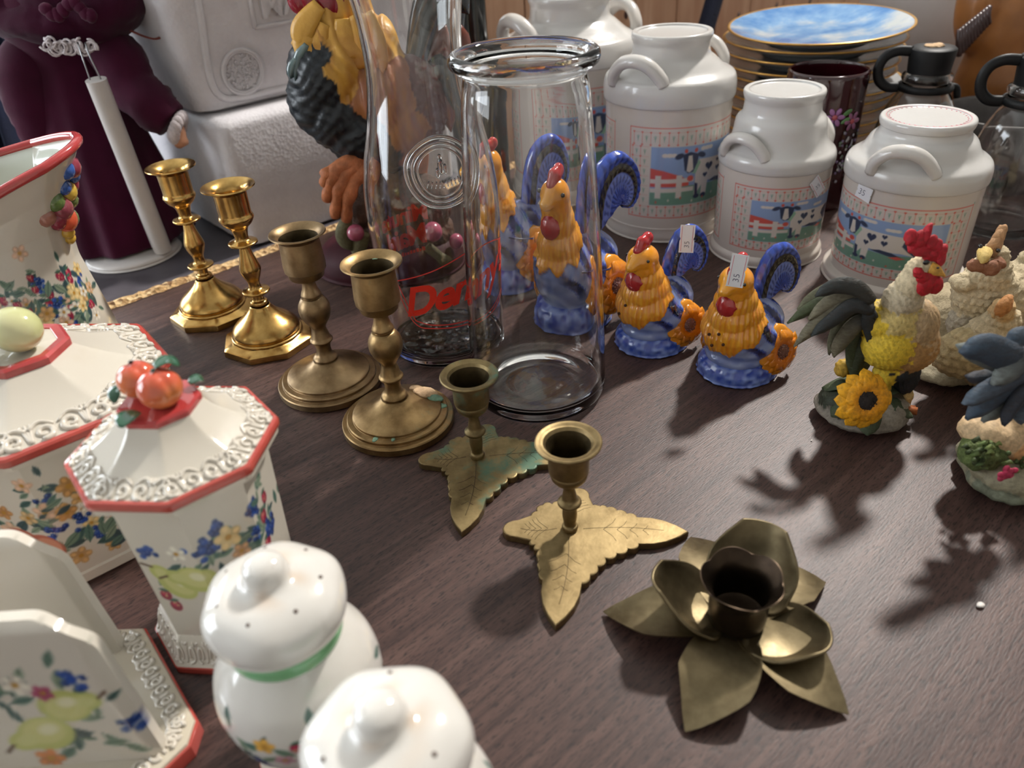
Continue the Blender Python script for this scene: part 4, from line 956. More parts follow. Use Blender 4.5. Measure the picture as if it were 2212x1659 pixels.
# ------------------------------------------------------------------ pitcher with fruit under the spout
pt = thing('fruit_pitcher', 'tall ivory pitcher with red rim and moulded fruit under its spout', 'pitcher', (-.385, .573, .0005))
rs = random.Random(31); n, rows = 420, 170; zt_ = .165
def pr_out(z): return float(np.interp(z, [0, .008, .03, .06, .10, .125, .145, .165], [.0535, .0545, .0535, .0505, .0455, .0445, .0485, .0560]))
cv = Canvas(-180, 180, 0, 165, n, rows, IVORY); cv.X = np.radians(cv.X) * 48; cv.e = .5
random_band(cv, -110, 5, 84, 26, rs, 5.5); random_band(cv, -100, 0, 72, 22, rs, 6.0); random_band(cv, -80, 0, 68, 16, rs, 6.0)
th = np.linspace(-PI, PI, n, endpoint=False); V = []
def spouted(z, r, th):
    k = np.clip((z - .095) / .07, 0, 1) ** 1.6; sp = np.exp(-(th / .70) ** 2) * .026 * k
    zz = z + k * (.008 * np.cos(th) + .014 * np.exp(-(th / .9) ** 2) + .008 * np.sin(th) + .001)
    rr = r * (0.5 + 0.5 * octo(th, R(22.5))) + sp; return np.stack([rr * np.cos(th), rr * np.sin(th), zz if np.ndim(zz) else np.full(len(th), zz)], 1)
zs = np.linspace(0, .165, rows)
for z in zs: V.append(spouted(z, pr_out(z), th))
cols = cv.lin().reshape(-1, 3).copy()
inn = [(.165, -.0035), (.15, -.005), (.12, -.005), (.08, -.005), (.02, -.006), (.008, -.02), (.008, -.0530)]
for z, dr in inn: V.append(spouted(z, pr_out(z) + dr, th))
V = np.vstack(V); F = [(i * n + j, i * n + (j + 1) % n, (i + 1) * n + (j + 1) % n, (i + 1) * n + j) for i in range(rows + len(inn) - 1) for j in range(n)]
F.append(tuple(range(n))[::-1])
mesh('body', V, F, 'glazed_ceramic', pt, cols=np.vstack([cols, np.tile(lin((214, 220, 206)), (len(inn) * n, 1))]))
rim = spouted(.165, pr_out(.165) - .0015, th); rim = np.vstack([rim, rim[:1]]); mesh('red_rim', *tube(rim, .0036, 10, cap=False), 'red_glaze', pt)
P = [(-.044, 0, .150), (-.070, 0, .158), (-.088, 0, .130), (-.086, 0, .085), (-.066, 0, .050), (-.050, 0, .045)]; V, F = tube(cr(P, 6), .007, 12); mesh('handle', V, F, 'glazed_ceramic', pt, cols=np.tile(IV, (len(V), 1)))
b = MB()
for (dz, dt, r, c) in ((.171, -.02, .0065, (154, 62, 80)), (.172, -.14, .0060, (60, 100, 176)), (.164, .10, .0055, (60, 100, 176)), (.160, -.16, .0052, (58, 96, 170)), (.154, -.05, .0062, (214, 178, 74)), (.152, -.30, .0065, (104, 128, 72)), (.147, .02, .0060, (104, 128, 72)), (.145, -.20, .0078, (150, 70, 84)), (.143, -.46, .0062, (176, 120, 104)), (.137, -.30, .0062, (150, 52, 70)), (.134, -.12, .0080, (220, 92, 62)), (.124, -.10, .0050, (222, 178, 72)), (.118, -.06, .0042, (222, 178, 72)), (.156, .16, .0055, (150, 52, 70)), (.130, .14, .0055, (104, 128, 72))):
    k = max(0, (dz - .10) / .085) ** 1.6; rr = .0455 + .030 * k * math.exp(-(dt / .62) ** 2); dt += .12; V, F = ell((rr * math.cos(dt), rr * math.sin(dt), dz), (r, r * 1.25, r * 1.25), (0, 0, math.degrees(dt)), 3); V = V + (vn(V, 500)[:, None] - .5) * .0008
    b.add((V, F), lin(c))
b.build('moulded_fruit', 'glazed_ceramic', pt)

# ------------------------------------------------------------------ salt and pepper shakers
def shaker(label, loc, rz, holes):
    t = thing('fruit_shaker', label, 'shaker', loc, rz, 'fruit-painted shakers')
    rs = random.Random(41); n, rows = 300, 110
    pz = cr([(.0225, .0165), (.0262, .0215), (.0324, .0310), (.0354, .0430), (.0358, .0520), (.0336, .0630), (.0290, .0715), (.0235, .0785), (.0222, .0805)], 6)
    cv = Canvas(-180, 180, 16.5, 80.5, n, rows, (224, 219, 211)); cv.X = np.radians(cv.X) * 33; cv.e = .35
    for q in range(2):
        o = -110 + 108 * q
        cv.Y = cv.Y - 9; cv.leaves(o + 26, 36, 4.5, rs, 16, 9); cv.leaves(o + 60, 38, 4.5, rs, 16, 10); cv.leaves(o + 45, 30, 4, rs, 10, 9)
        cv.grapes(o + 8, 42, 2.4, rs, 10); cv.grapes(o + 22, 27, 2.6, rs, 14); cv.flower(o + 38, 41, 4.5, (226, 184, 128), rs); cv.flower(o + 66, 44, 4, (222, 170, 80), rs); cv.flower(o + 72, 34, 4, (196, 150, 160), rs)
        cv.ell(o + 40, 29, 9, 6, 0, (216, 160, 130)); cv.ell(o + 38, 30, 5, 4, 0, (228, 186, 150), .8); cv.grapes(o + 60, 30, 2.4, rs, 12); cv.straw(o + 78, 42, 3, rs); cv.Y = cv.Y + 9
    V, F = canvas_lathe(lambda z: float(np.interp(z, pz[:, 1], pz[:, 0])), cv, 0, .0165, .0805, n, rows)
    b = MB(); b.v.append(V); b.f += F; b.m += [0] * len(F); cc = cv.lin().reshape(-1, 3); b.c.append(np.roll(cc.reshape(rows, n, 3), -n // 2, 1).reshape(-1, 3)); b.k = len(V)
    b.build('body', 'glazed_ceramic', t)
    V, F = lathe(cr([(.0, 0), (.0265, 0), (.0290, .0010), (.0290, .0025), (.0270, .0050), (.0240, .0085), (.0222, .0130), (.0226, .0168)], 4), 64)
    k = np.where(V[:, 2] < .0030, 1.0, 0)[:, None]; mesh('foot', V, F, 'glazed_ceramic', t, cols=IV * (1 - k) + lin((206, 92, 76)) * k)
    GR = lin((132, 190, 140))
    for r, z, w in ((.0236, .0816, .0058), (.0226, .0160, .0018)):
        V, F = lathe(cr([(r * .95, z - w * .8), (r * 1.02, z - w * .5), (r * 1.03, z + w * .3), (r * .97, z + w * .8)], 3), 64); mesh('green_band', V, F, 'glazed_ceramic', t, cols=np.tile(GR, (len(V), 1)))
    cap = cr([(.0222, .0858), (.0248, .0866), (.0272, .0895), (.0285, .0940), (.0286, .0985), (.0272, .1035), (.0236, .1072), (.0188, .1096), (.0148, .1106), (.0112, .1114), (.0092, .1130), (.0088, .1160), (.0076, .1196), (.0042, .1220), (0, .1226)], 4)
    V, F = lathe(cap, 72); th = np.arctan2(V[:, 1], V[:, 0]); k = np.exp(-((V[:, 2] - .104) / .010) ** 2); V[:, :2] *= (1 + .028 * k * np.cos(6 * th))[:, None]
    cc = np.tile(lin((226, 222, 215)), (len(V), 1)); st = np.exp(-((V[:, 2] - .1125) / .0020) ** 2) * np.clip(vn(V, 130) - .35, 0, 1) * 1.3; cc = cc * (1 - st[:, None]) + lin((206, 160, 104)) * st[:, None]
    co = mesh('cap', V, F, 'glazed_ceramic', t, cols=cc)
    for k in range(holes):
        a = 2 * PI * k / holes + .5; rr, zz = .0206, .1088; V, F = lathe([(0, .0004), (.0007, .0003), (.00095, -.0004), (.0011, -.0012)], 12); o = mesh('pour_hole', V, F, 'hole_dark', co)
        o.matrix_local = place((rr * math.cos(a), rr * math.sin(a), zz), (-math.sin(a), math.cos(a), 0), (math.cos(a) * .62, math.sin(a) * .62, .78))
    return t
shaker('white domed shaker with seven holes, the farther one, before the small canister', (-.102, .213, .0005), R(-25), 7)
shaker('white domed shaker with three holes, closest to the camera at the bottom edge', (-.050, .1475, .0005), R(60), 3)

# ------------------------------------------------------------------ napkin holder
nh = thing('napkin_holder', 'ivory napkin holder with pear decoration on an octagonal coral-edged base', 'napkin holder', (-.250, .225, .0005))
O = np.array([-.250, .225]); out = [np.array(p) - O for p in ((-.208, .279), (-.1625, .2215), (-.1625, .2090), (-.196, .163), (-.304, .163), (-.337, .209), (-.337, .2215), (-.298, .283))][::-1]
V, F = extrude(out, .0028, .0100, .0016); bs = mesh('base', V, F, 'glazed_ceramic', nh, cols=np.tile(lin((216, 206, 186)), (len(V), 1)), sharp=30)
V, F = extrude([p * 1.018 for p in out], 0, .0085, .0012); mesh('coral_edge', V, F, 'coral_glaze', bs, sharp=30)
scrolls(bs, 'scroll_relief', lambda x, y: .0100, [tuple(p * .97) for p in out], .0015, .0155, .0013)
def napkin_panel(name, y, xr, xl, ztop, lean, cv=None):
    w = xr - xl; pts = []; nx, nz = 100, 70; V = []; cols = []
    t = .0052; b = MB(); us = np.linspace(0, 1, nx); vs = np.linspace(0, 1, nz); g = []
    for v in vs:
        for u in us:
            # rounded-corner, slightly tapered outline, thin moulded edge that rolls back
            taper = .010 * v; x = xl + taper + (w - 2 * taper) * u; z = .009 + (ztop - .009) * v
            rc = .021; dx = min(x - xl - taper, xr - taper - x); dz = ztop - z
            if dx < rc and dz < rc:
                q = math.hypot(rc - dx, rc - dz)
                if q > rc: f = rc / q; z = ztop - rc + (rc - dz) * f; x = (xl + taper + rc - (rc - dx) * f) if x < (xl + xr) / 2 else (xr - taper - rc + (rc - dx) * f)
            e = min(1, min(min(x - xl - taper, xr - taper - x), ztop - z) / .006); back = .003 * (1 - e) ** 2
            g.append((x, y + lean * v + back, z))
    g = np.array(g) - np.array([O[0], O[1], 0]); G2 = g + np.array([0, t, 0]); F = []
    for j in range(nz - 1):
        for i in range(nx - 1): a = j * nx + i; F.append((a, a + 1, a + nx + 1, a + nx)); k = nx * nz; F.append((k + a, k + a + nx, k + a + nx + 1, k + a + 1))
    edge = [i for i in range(nx)] + [j * nx + nx - 1 for j in range(1, nz)] + [(nz - 1) * nx + i for i in range(nx - 2, -1, -1)] + [j * nx for j in range(nz - 2, 0, -1)]
    for q in range(len(edge)): a, c = edge[q], edge[(q + 1) % len(edge)]; F.append((c, a, a + nx * nz, c + nx * nz))
    cc = np.tile(lin((222, 214, 200)), (2 * nx * nz, 1))
    if cv is not None: cc[:nx * nz] = cv.lin().reshape(-1, 3)
    mesh(name, np.vstack([g, G2]), F, 'glazed_ceramic', nh, cols=cc, sharp=45)
napkin_panel('back_panel', .262, -.214, -.330, .0915, .004)
cv = Canvas(-330, -172, 9, 98, 100, 70, (222, 214, 200)); cv.e = .8; rs = random.Random(8); cv.X = cv.X - 22
cv.leaves(-214, 48, 6, rs, 10, 7); cv.leaves(-240, 62, 6, rs, 14, 9); cv.leaves(-225, 26, 6, rs, 12, 9)
cv.pear(-238, 32, 13.5, 200); cv.pear(-222, 49, 12.5, 12); cv.grapes(-210, 64, 3.6, rs, 16); cv.grapes(-198, 34, 3.4, rs, 14); cv.flower(-238, 64, 6, (232, 222, 206), rs); cv.flower(-228, 58, 4.5, (170, 80, 110), rs); cv.flower(-243, 15, 6, (206, 130, 80), rs); cv.leaf(-216, 78, 6, 2.2, 60, (98, 126, 112))
napkin_panel('front_panel', .203, -.172, -.330, .0985, .006, cv)

# ------------------------------------------------------------------ glazed blue and yellow hens
ORANGE = lin((240, 160, 30)); ORD = lin((214, 116, 18)); LIL = lin((158, 172, 212)); BLU = lin((48, 74, 172)); DKB = lin((24, 32, 84)); BLK = lin((18, 18, 24))
def lerp(a, b, k): return a * (1 - k) + b * k
def sunflower(parent, M, r, npet=11, mat='hen_glaze', petal=(238, 158, 32), ctr=(128, 84, 70), tip=(222, 112, 18), pw=.27, cr_=.36):
    b = MB(); rs = random.Random(npet)
    for ring, (rr, nn, lift) in enumerate(((r, npet, 0.0), (r * .82, npet, .10 * r))):
        for k in range(nn):
            a = 2 * PI * (k + .5 * ring) / nn + rs.uniform(-.08, .08); L = rr * rs.uniform(.9, 1.06); d = np.array([math.cos(a), math.sin(a), 0])
            P = [d * r * .22 + np.array([0, 0, .10 * r + lift]), d * L * .55 + np.array([0, 0, .20 * r + lift]), d * L * .85 + np.array([0, 0, .10 * r + lift]), d * L + np.array([0, 0, -.06 * r + lift])]
            P = cr(P, 3); w = [r * pw * (0.45 + .75 * math.sin(PI * (.12 + .82 * u))) * (1 if u < .7 else ((1 - u) / .3) ** .8 + .05) for u in np.linspace(0, 1, len(P))]
            V, F = blade(P, w, r * .045, cup=.12); k2 = np.clip((np.linalg.norm(V[:, :2], axis=1) / r - .25) / .8, 0, 1)[:, None]
            b.v.append(V); b.f += [tuple(i + b.k for i in f) for f in F]; b.m += [0] * len(F); b.c.append(lerp(lin(tip), lin(petal), k2)); b.k += len(V)
    o = b.build('sunflower', mat, parent); o.matrix_local = M
    V, F = ell((0, 0, .20 * r), (r * cr_, r * cr_, r * .16), sub=3); V = V + (vn(V, 7 / r)[:, None] - .5) * r * .10
    c2 = MB(); c2.add((V, F), lin(ctr))
    rs2 = random.Random(3)
    for k in range(46):
        q = math.sqrt((k + .5) / 46) * cr_ * .94 * r; a = k * 2.39996; c2.add(ell((q * math.cos(a), q * math.sin(a), r * (.20 + .15 * math.sqrt(max(0, 1 - (q / (cr_ * 1.03 * r)) ** 2)))), r * .035, sub=1), lin(ctr) * rs2.uniform(.6, 1.7))
    c2.build('flower_center', mat, o); return o
def hen(label, loc, fwd, H, kind, group):
    t = thing('blue_hen' if kind != 'shaker' else 'hen_shaker', label, 'figurine' if kind != 'shaker' else 'shaker', loc, math.atan2(fwd[1], fwd[0]), group)
    S = H; sh = kind == 'shaker'
    if sh: prims = [((0, 0, .30), (.315, .30, .20), (0, 0, 0), 0), ((-.14, 0, .38), (.24, .24, .19), (0, -15, 0), 0), ((.10, 0, .38), (.25, .26, .22), (0, 0, 0), 0), ((.05, 0, .17), (.25, .25, .12), (0, 0, 0), 0), ((.14, 0, .52), (.195, .19, .17), (0, 10, 0), 0), ((.165, 0, .645), (.150, .145, .14), (0, 10, 0), 0), ((.185, 0, .75), (.125, .115, .12), (0, 0, 0), 0), ((.195, 0, .82), (.125, .112, .105), (0, 0, 0), 0), ((.305, 0, .805), (.075, .042, .034), (0, 12, 0), 0), ((.275, 0, .82), (.07, .06, .05), (0, 10, 0), 0)]
    else: prims = [((0, 0, .28), (.25, .235, .20), (0, 0, 0), 0), ((-.14, 0, .34), (.20, .19, .16), (0, -15, 0), 0), ((.07, 0, .36), (.20, .205, .19), (0, 0, 0), 0), ((.03, 0, .13), (.18, .18, .12), (0, 0, 0), 0), ((.10, 0, .50), (.145, .14, .16), (0, 0, 0), 0), ((.13, 0, .63), (.100, .095, .15), (0, 0, 0), 0), ((.15, 0, .74), (.085, .08, .12), (0, 0, 0), 0), ((.16, 0, .81), (.085, .080, .085), (0, 0, 0), 0), ((.240, 0, .80), (.06, .034, .028), (0, 12, 0), 0), ((.215, 0, .815), (.055, .045, .04), (0, 10, 0), 0)]
    V, F, N, D = blob([((np.array(p[0]) * S), np.array(p[1]) * S, p[2], p[3]) for p in prims], .0115 * S, 4)
    U = V / S; ph = np.arctan2(U[:, 1], U[:, 0] - .06); zig = np.abs(((ph * 10 / (2 * PI)) % 1) - .5) * 2
    back = (1 - np.cos(ph)) / 2
    zb = (.275 + .44 * back ** .85 if sh else .40 + .26 * back) + .060 * (zig - .5) + .03 * (vn(U, 6) - .5); cape = U[:, 2] > zb
    uu = U[:, 2] * 4.6 + .9 * vn(U, 5) + .25 * np.sin(ph * 5); ww = ph * 17 / (2 * PI) + .3 * vn(U, 6); row = np.floor(uu); aa = uu - row; bq = (ww + .5 * (row % 2)) % 1 - .5
    sc_l = np.clip((1 - aa), 0, 1) * (1 - (2 * bq) ** 2); sc_l = np.where(U[:, 2] < .76, sc_l, .4); gro = .5 + .5 * np.sin(ph * 40 + 5 * vn(U, 8))
    V = V + N * (S * np.where(cape, .0045 * (sc_l - .4) + .008 * (gro - .5) * (U[:, 2] < .74) + .013, .008 * (vn(U * np.array([3, 1, 1]), 12) - .5) * (U[:, 2] > .17)))[:, None]
    co = lerp(lin((246, 174, 44)), lin((216, 112, 16)), np.clip(.42 - .42 * sc_l + .55 * (gro - .5) + .35 * (vn(U, 8) - .5), 0, 1)[:, None]); co = np.where((U[:, 2] > .74)[:, None], lerp(lin((246, 172, 40)), lin((226, 130, 24)), np.clip(vn(U, 9) - .3, 0, 1)[:, None]), co)
    st = np.sin((U[:, 2] * 1.6 - U[:, 0] * 2.6) * 13 + 3.5 * vn(U, 7)); side = np.clip((.30 - U[:, 0]) / .12, 0, 1) * np.clip((np.abs(U[:, 1]) - .05) / .05, 0, 1) * np.clip((U[:, 2] - .2) / .08, 0, 1)
    cb = lerp(LIL, lin((110, 130, 196)), np.clip(1.3 * vn(U * np.array([1, 1, 2.5]), 13) - .3, 0, 1)[:, None]); cb = lerp(cb, BLU, np.clip(.9 * side * (st > .0), 0, 1)[:, None])
    cb = lerp(cb, DKB, np.clip(1.0 * side * (st > .5), 0, 1)[:, None]); cb = lerp(cb, BLK, (side * (st > .3) * (vn(U, 7) > .55) * .9)[:, None])
    cb = lerp(cb, BLU, np.clip((.15 - U[:, 2]) / .05, 0, 1)[:, None])
    mesh('body', V, F, 'hen_glaze', t, cols=np.where(cape[:, None], co, cb))
    rb = .30 if sh else .23
    V, F = lathe(cr([(0, 0), (rb * .94, 0), (rb, .025), (rb * .99, .08), (rb * .90, .13), (rb * .7, .16)], 6), 120)
    V[:, 0] += .02; V = V * np.array([1.05, 1.0, 1.0]); k = vn(V, 34); V[:, :2] *= (1 + .07 * (k - .5))[:, None]; cc = lerp(lin((48, 76, 176)), lin((132, 156, 222)), np.clip(k * 1.8 - .5, 0, 1)[:, None])
    mesh('base', V * S, F, 'hen_glaze', t, cols=cc)
    hx, hz = (.187, .83) if sh else (.15, .82); q = 1.0 if sh else .78
    cprims = [((hx + .055 * q, 0, hz + .085 * q), (.060 * q, .045 * q, .05 * q), (0, 30, 0), 0), ((hx + .01, 0, hz + .125 * q), (.072 * q, .050 * q, .060 * q), (0, -35, 0), 0), ((hx - .045 * q, 0, hz + .150 * q), (.055 * q, .046 * q, .05 * q), (0, -40, 0), 0)]
    V, F, N, D = blob([(np.array(p[0]) * S, np.array(p[1]) * S, p[2], 0) for p in cprims], .012 * S, 3); mesh('comb', V, F, 'hen_red', t)
    wz = .665 if sh else .655; V, F = ell((0, 0, 0), 1, sub=2); V = V * np.array([.06, .085, .098]) * S * q; V[:, 1] *= 1 - .25 * np.clip(V[:, 2] / (.095 * S), 0, 1); V = V + np.array([hx + .105 * q, 0, wz]) * S; mesh('wattle', V, F, 'hen_red', t, sharp=22)
    for s in (-1, 1):
        mesh('eye', *ell(np.array([hx + .075 * q, s * .103 * q, hz + .02]) * S, .013 * S, sub=2), 'hen_black', t)
        sy = .29 if sh else .235; d = np.array([.30, s * 1.0, .22]); d /= np.linalg.norm(d)
        sunflower(t, place(tuple(np.array([-.06, s * sy * .93, .222]) * S), (1, 0, 0), tuple(d)), (.205 if sh else .180) * S)
    # tail: a curled fan of grooved plumes
    p0 = cr([(-.12, .34), (-.12, .56), (-.15, .76), (-.23, .92), (-.35, .965), (-.47, .90), (-.54, .77), (-.54, .63), (-.49, .545), (-.43, .53)], 8)
    if not sh: p0 = cr([(-.13, .32), (-.15, .54), (-.19, .74), (-.27, .87), (-.38, .915), (-.485, .86), (-.545, .75), (-.545, .64), (-.50, .57), (-.44, .56)], 8)
    pc = np.array([-.39, .60]) if sh else np.array([-.40, .62]); nu = len(p0); ns = 26; sv = np.linspace(0, 1, ns); uv = np.linspace(0, 1, nu); Vt = []; Ct = []; bands = [lin((58, 88, 190)), lin((30, 30, 34)), lin((108, 130, 210)), lin((66, 94, 192)), lin((52, 80, 182))]
    for sg in (1, -1):
        for i in range(nu):
            for j in range(ns):
                u, s = uv[i], sv[j]; p2 = pc + (p0[i] - pc) * (1 - s * .97); kb = min(4, int(s * 4.6)); fr = s * 4.6 - kb
                T = .048 * min(1, (s / .08 + .0)) ** .5 * min(1, u / .05, (1 - u) / .04 + .02) ** .5 * (.80 + .22 * math.sin(PI * fr) ** .6); bar = math.sin(u * 120 + s * 26) > .25 and .12 < fr < .92
                if bar: T *= .93
                Vt.append((p2[0], sg * T, p2[1])); c = bands[kb]; Ct.append(lerp(c, DKB if kb != 1 else lin((86, 80, 62)), .62) if bar else c)
    Ft = []
    for sg in (0, 1):
        o_ = sg * nu * ns
        for i in range(nu - 1):
            for j in range(ns - 1): q4 = (o_ + i * ns + j, o_ + (i + 1) * ns + j, o_ + (i + 1) * ns + j + 1, o_ + i * ns + j + 1); Ft.append(q4 if sg else q4[::-1])
    Vt = np.array(Vt); f_ = R(-20) * np.clip((-.10 - Vt[:, 0]) / .08, 0, 1); xx, yy = Vt[:, 0] + .14, Vt[:, 1].copy(); Vt[:, 0], Vt[:, 1] = xx * np.cos(f_) - yy * np.sin(f_) - .11, xx * np.sin(f_) + yy * np.cos(f_)
    mesh('tail', Vt * S, Ft, 'hen_glaze', t, cols=np.array(Ct))
    if kind != 'shaker':
        V, F = tube([np.array([.29 * .86 * math.cos(a) * .8 + .02, .235 * math.sin(a), .36 + .05 * math.cos(a)]) * S for a in np.linspace(0, 2 * PI, 48)], .006 * S, 6, cap=False); mesh('lid_seam', V, F, 'hen_glaze', t, cols=np.tile(DKB, (len(V), 1)))
    return t
def holes(t, S, pts):
    for (ph, z, r) in pts: mesh('pour_hole', *ell(np.array([.04 + r * math.cos(R(ph)), r * math.sin(R(ph)), z]) * S, .0125 * S, sub=2), 'hole_dark', t)
HW = (-.52, -.85)
h1 = hen('blue and yellow hen shaker with a price tag on its tail, left of the pair', (.122, .557, .0005), (-.74, -.67), .0985, 'shaker', 'blue and yellow hen shakers')
holes(h1, .0985, ((-6, .46, .318), (-18, .36, .325)))
h2 = hen('blue and yellow hen shaker with a price tag over its eye, right of the pair', (.180, .507, .0005), (-.72, -.69), .1000, 'shaker', 'blue and yellow hen shakers')
holes(h2, .1000, ((0, .455, .322), (-16, .415, .318), (8, .385, .330), (-8, .345, .330)))
def world_tag(t, pos, xd, nd, **kw):
    c, s = math.cos(-t.rotation_euler[2]), math.sin(-t.rotation_euler[2]); ro = lambda v: (v[0] * c - v[1] * s, v[0] * s + v[1] * c, v[2])
    p = np.array(pos) - np.array(t.location); return price_tag(t, place(ro(p), ro(xd), ro(nd)), **kw)
world_tag(h1, at(1484, 516, .562), (1, .05, -.12), (-.15, -.95, .35), w=.0115, h=.0215, ts=.0058, ty=-.0045, trot=90)
world_tag(h2, at(1593, 585, .475), (1, .05, -.22), (-.1, -.95, .3), w=.0115, h=.0225, ts=.0062, ty=-.005, trot=90)
hen('large blue and yellow hen with raised tail, right one behind the short carafe', (.061, .609, .0005), (-.60, -.80), .148, 'jar', 'large blue and yellow hens')
hen('large blue and yellow hen facing left, left one behind the short carafe', (.006, .692, .0005), (-.80, -.60), .148, 'jar', 'large blue and yellow hens')

# ------------------------------------------------------------------ resin figures
def rocky(prims, voxel, amp, s, colfn=None, smooth=3):
    V, F, N, D = blob(prims, voxel, smooth); V = V + N * (amp * (fbm(V, s) - .5) * 2)[:, None]; return V, F, D
def feather(b, P, w, th, c1, c2, up=(0, -1, 0.2), cup=0.0, seed=0):
    p = cr(P, 5); n = len(p); u = np.linspace(0, 1, n); wd = w * (.35 + .65 * np.sin(PI * np.clip(u * .8 + .12, 0, 1))) * np.where(u > .86, np.clip((1 - u) / .14, 0.05, 1) ** .6, 1)
    V, F = blade(p, wd, th, up=up, cup=cup, ridge=.8); k = np.repeat(np.clip(u * 1.1, 0, 1), 12)[:, None]; k = np.clip(k + .5 * (vn(V + seed, 240)[:, None] - .5), 0, 1)
    b.v.append(V); b.f += [tuple(i + b.k for i in f) for f in F]; b.m += [0] * len(F); b.c.append(lerp(lin(c1), lin(c2), k)); b.k += len(V)
def feather_obj(parent, P, w, th, c1, c2, up=(0, -1, .2), name='tail_feather', mat='resin_feather', seed=0):
    b = MB(); feather(b, P, w, th, c1, c2, up, .0, seed); return b.build(name, mat, parent)

# yellow rooster standing over a sunflower
RO = np.array([.246, .432, .0005]); rr_t = thing('resin_rooster', 'resin rooster with yellow breast, red comb and black tail over a sunflower base', 'figurine', tuple(RO), 0, 'resin roosters')
def rp(x, y, Y): return at(x, y, Y) - RO
WHT = (214, 196, 160); YEL = (232, 196, 60); TAN = (182, 138, 84); GRN = (52, 60, 46); GRY = (120, 112, 92)
hd = rp(1990, 585, .420)
prims = [(hd, (.0105, .0085, .0095), (0, 0, 0), WHT), (rp(1972, 612, .421), (.0105, .009, .011), (0, 20, 0), WHT), (rp(1950, 645, .424), (.0125, .011, .013), (0, 20, 0), (206, 190, 160)), (rp(1935, 690, .427), (.0170, .015, .017), (0, 20, 0), (216, 190, 120)), (rp(1975, 700, .425), (.0150, .014, .018), (0, 0, 0), (190, 160, 120)), (rp(1965, 745, .427), (.0185, .017, .019), (0, 0, 0), TAN), (rp(1925, 735, .428), (.0200, .018, .021), (0, 0, 0), YEL), (rp(1900, 690, .430), (.0130, .014, .013), (0, 0, 0), YEL), (rp(1890, 740, .436), (.0140, .016, .014), (0, 0, 0), (60, 60, 52)), (rp(1995, 735, .424), (.0090, .012, .016), (0, -10, 0), (196, 164, 124)), (rp(1915, 800, .428), (.0085, .009, .014), (0, 0, 0), YEL), (rp(1958, 810, .431), (.0085, .009, .015), (0, 0, 0), (36, 40, 46)), (rp(1945, 790, .429), (.012, .012, .010), (0, 0, 0), (40, 44, 48)), (rp(1905, 845, .430), (.0055, .006, .010), (0, 0, 0), (214, 176, 84)), (rp(1955, 855, .432), (.0050, .006, .010), (0, 0, 0), (206, 178, 120)), (rp(1822, 795, .440), (.006, .006, .007), (0, 0, 0), (200, 160, 60))]
V, F, N, D = blob(prims, .0011, 3); V = V + N * (.0007 * (np.sin(V[:, 0] * 2200 + V[:, 2] * 900 + 7 * vn(V, 160))) * .5)[:, None]
mesh('body', V, F, 'resin', rr_t, cols=pcols(D, prims, V, .004, 320))
mesh('beak', *tube(cr([rp(2008, 580, .415), rp(2024, 586, .4125), rp(2042, 597, .4105)], 4), [.0042, .0042, .004, .0038, .0034, .0026, .0018, .0011, .0005], 12), 'resin', rr_t, cols=np.tile(lin((216, 160, 70)), (108, 1)))
mesh('eye', *ell(rp(2001, 567, .4115), (.0022, .0010, .0018), (0, 15, 0), 2), 'hen_black', rr_t); mesh('nostril', *ell(rp(2026, 579, .4093), (.0010, .0006, .0008), (0, 0, 0), 1), 'hen_black', rr_t)
cb = MB()
for (x, y, rx, rz, a) in ((1968, 515, .0042, .0065, -20), (1985, 522, .0050, .0070, 0), (1998, 510, .0028, .0085, 12), (2008, 528, .0042, .0065, 10), (2020, 535, .0042, .0060, 14), (2030, 545, .0042, .0058, 10), (1990, 540, .0100, .0045, 20), (2012, 550, .0080, .0045, 25), (2030, 560, .0036, .0050, 0)):
    V, F = ell(rp(x, y, .418), (rx, .0030, rz), (0, a, 0), 3); cb.add((V + (vn(V, 500)[:, None] - .5) * .0016, F), lin((188, 36, 50)))
cb.build('comb', 'resin', rr_t)
wt = MB()
for (x, y, rx, rz, a) in ((2003, 612, .0060, .0085, 8), (2020, 615, .0050, .0065, -20), (1985, 590, .0045, .0030, 40), (1994, 600, .0040, .0040, 20)):
    V, F = ell(rp(x, y, .4125), (rx, .0030, rz), (0, a, 0), 3); wt.add((V + (vn(V, 600)[:, None] - .5) * .0010, F), lin((186, 30, 42)))
wt.build('wattle', 'resin', rr_t)
TF = [((1880, 655), (1835, 625), (1780, 632), (1722, 668)), ((1880, 660), (1830, 640), (1770, 655), (1700, 698)), ((1882, 665), (1835, 650), (1785, 680), (1715, 748)), ((1885, 672), (1845, 660), (1800, 690), (1752, 725)), ((1888, 680), (1850, 670), (1815, 705), (1790, 765)), ((1890, 690), (1862, 690), (1842, 740), (1838, 812)), ((1880, 690), (1850, 700), (1820, 735), (1800, 770)), ((1885, 650), (1850, 622), (1805, 618), (1760, 640)), ((1895, 690), (1885, 715), (1872, 760), (1862, 815)), ((1890, 700), (1870, 740), (1850, 790), (1848, 825)), ((1880, 650), (1840, 635), (1800, 650), (1745, 690)), ((1893, 676), (1878, 685), (1890, 735), (1895, 775))]
for i, f in enumerate(TF):
    P = [rp(x, y, .432 - .004 * (i % 4) + .002 * k) for k, (x, y) in enumerate(f)]
    feather_obj(rr_t, P, (.0058, .0050, .0062, .0055)[i % 4], .0017, [(44, 46, 48), (58, 56, 50), (36, 40, 42)][i % 3], [(108, 108, 84), (74, 84, 56), (132, 126, 104), (52, 58, 58)][i % 4], seed=i)
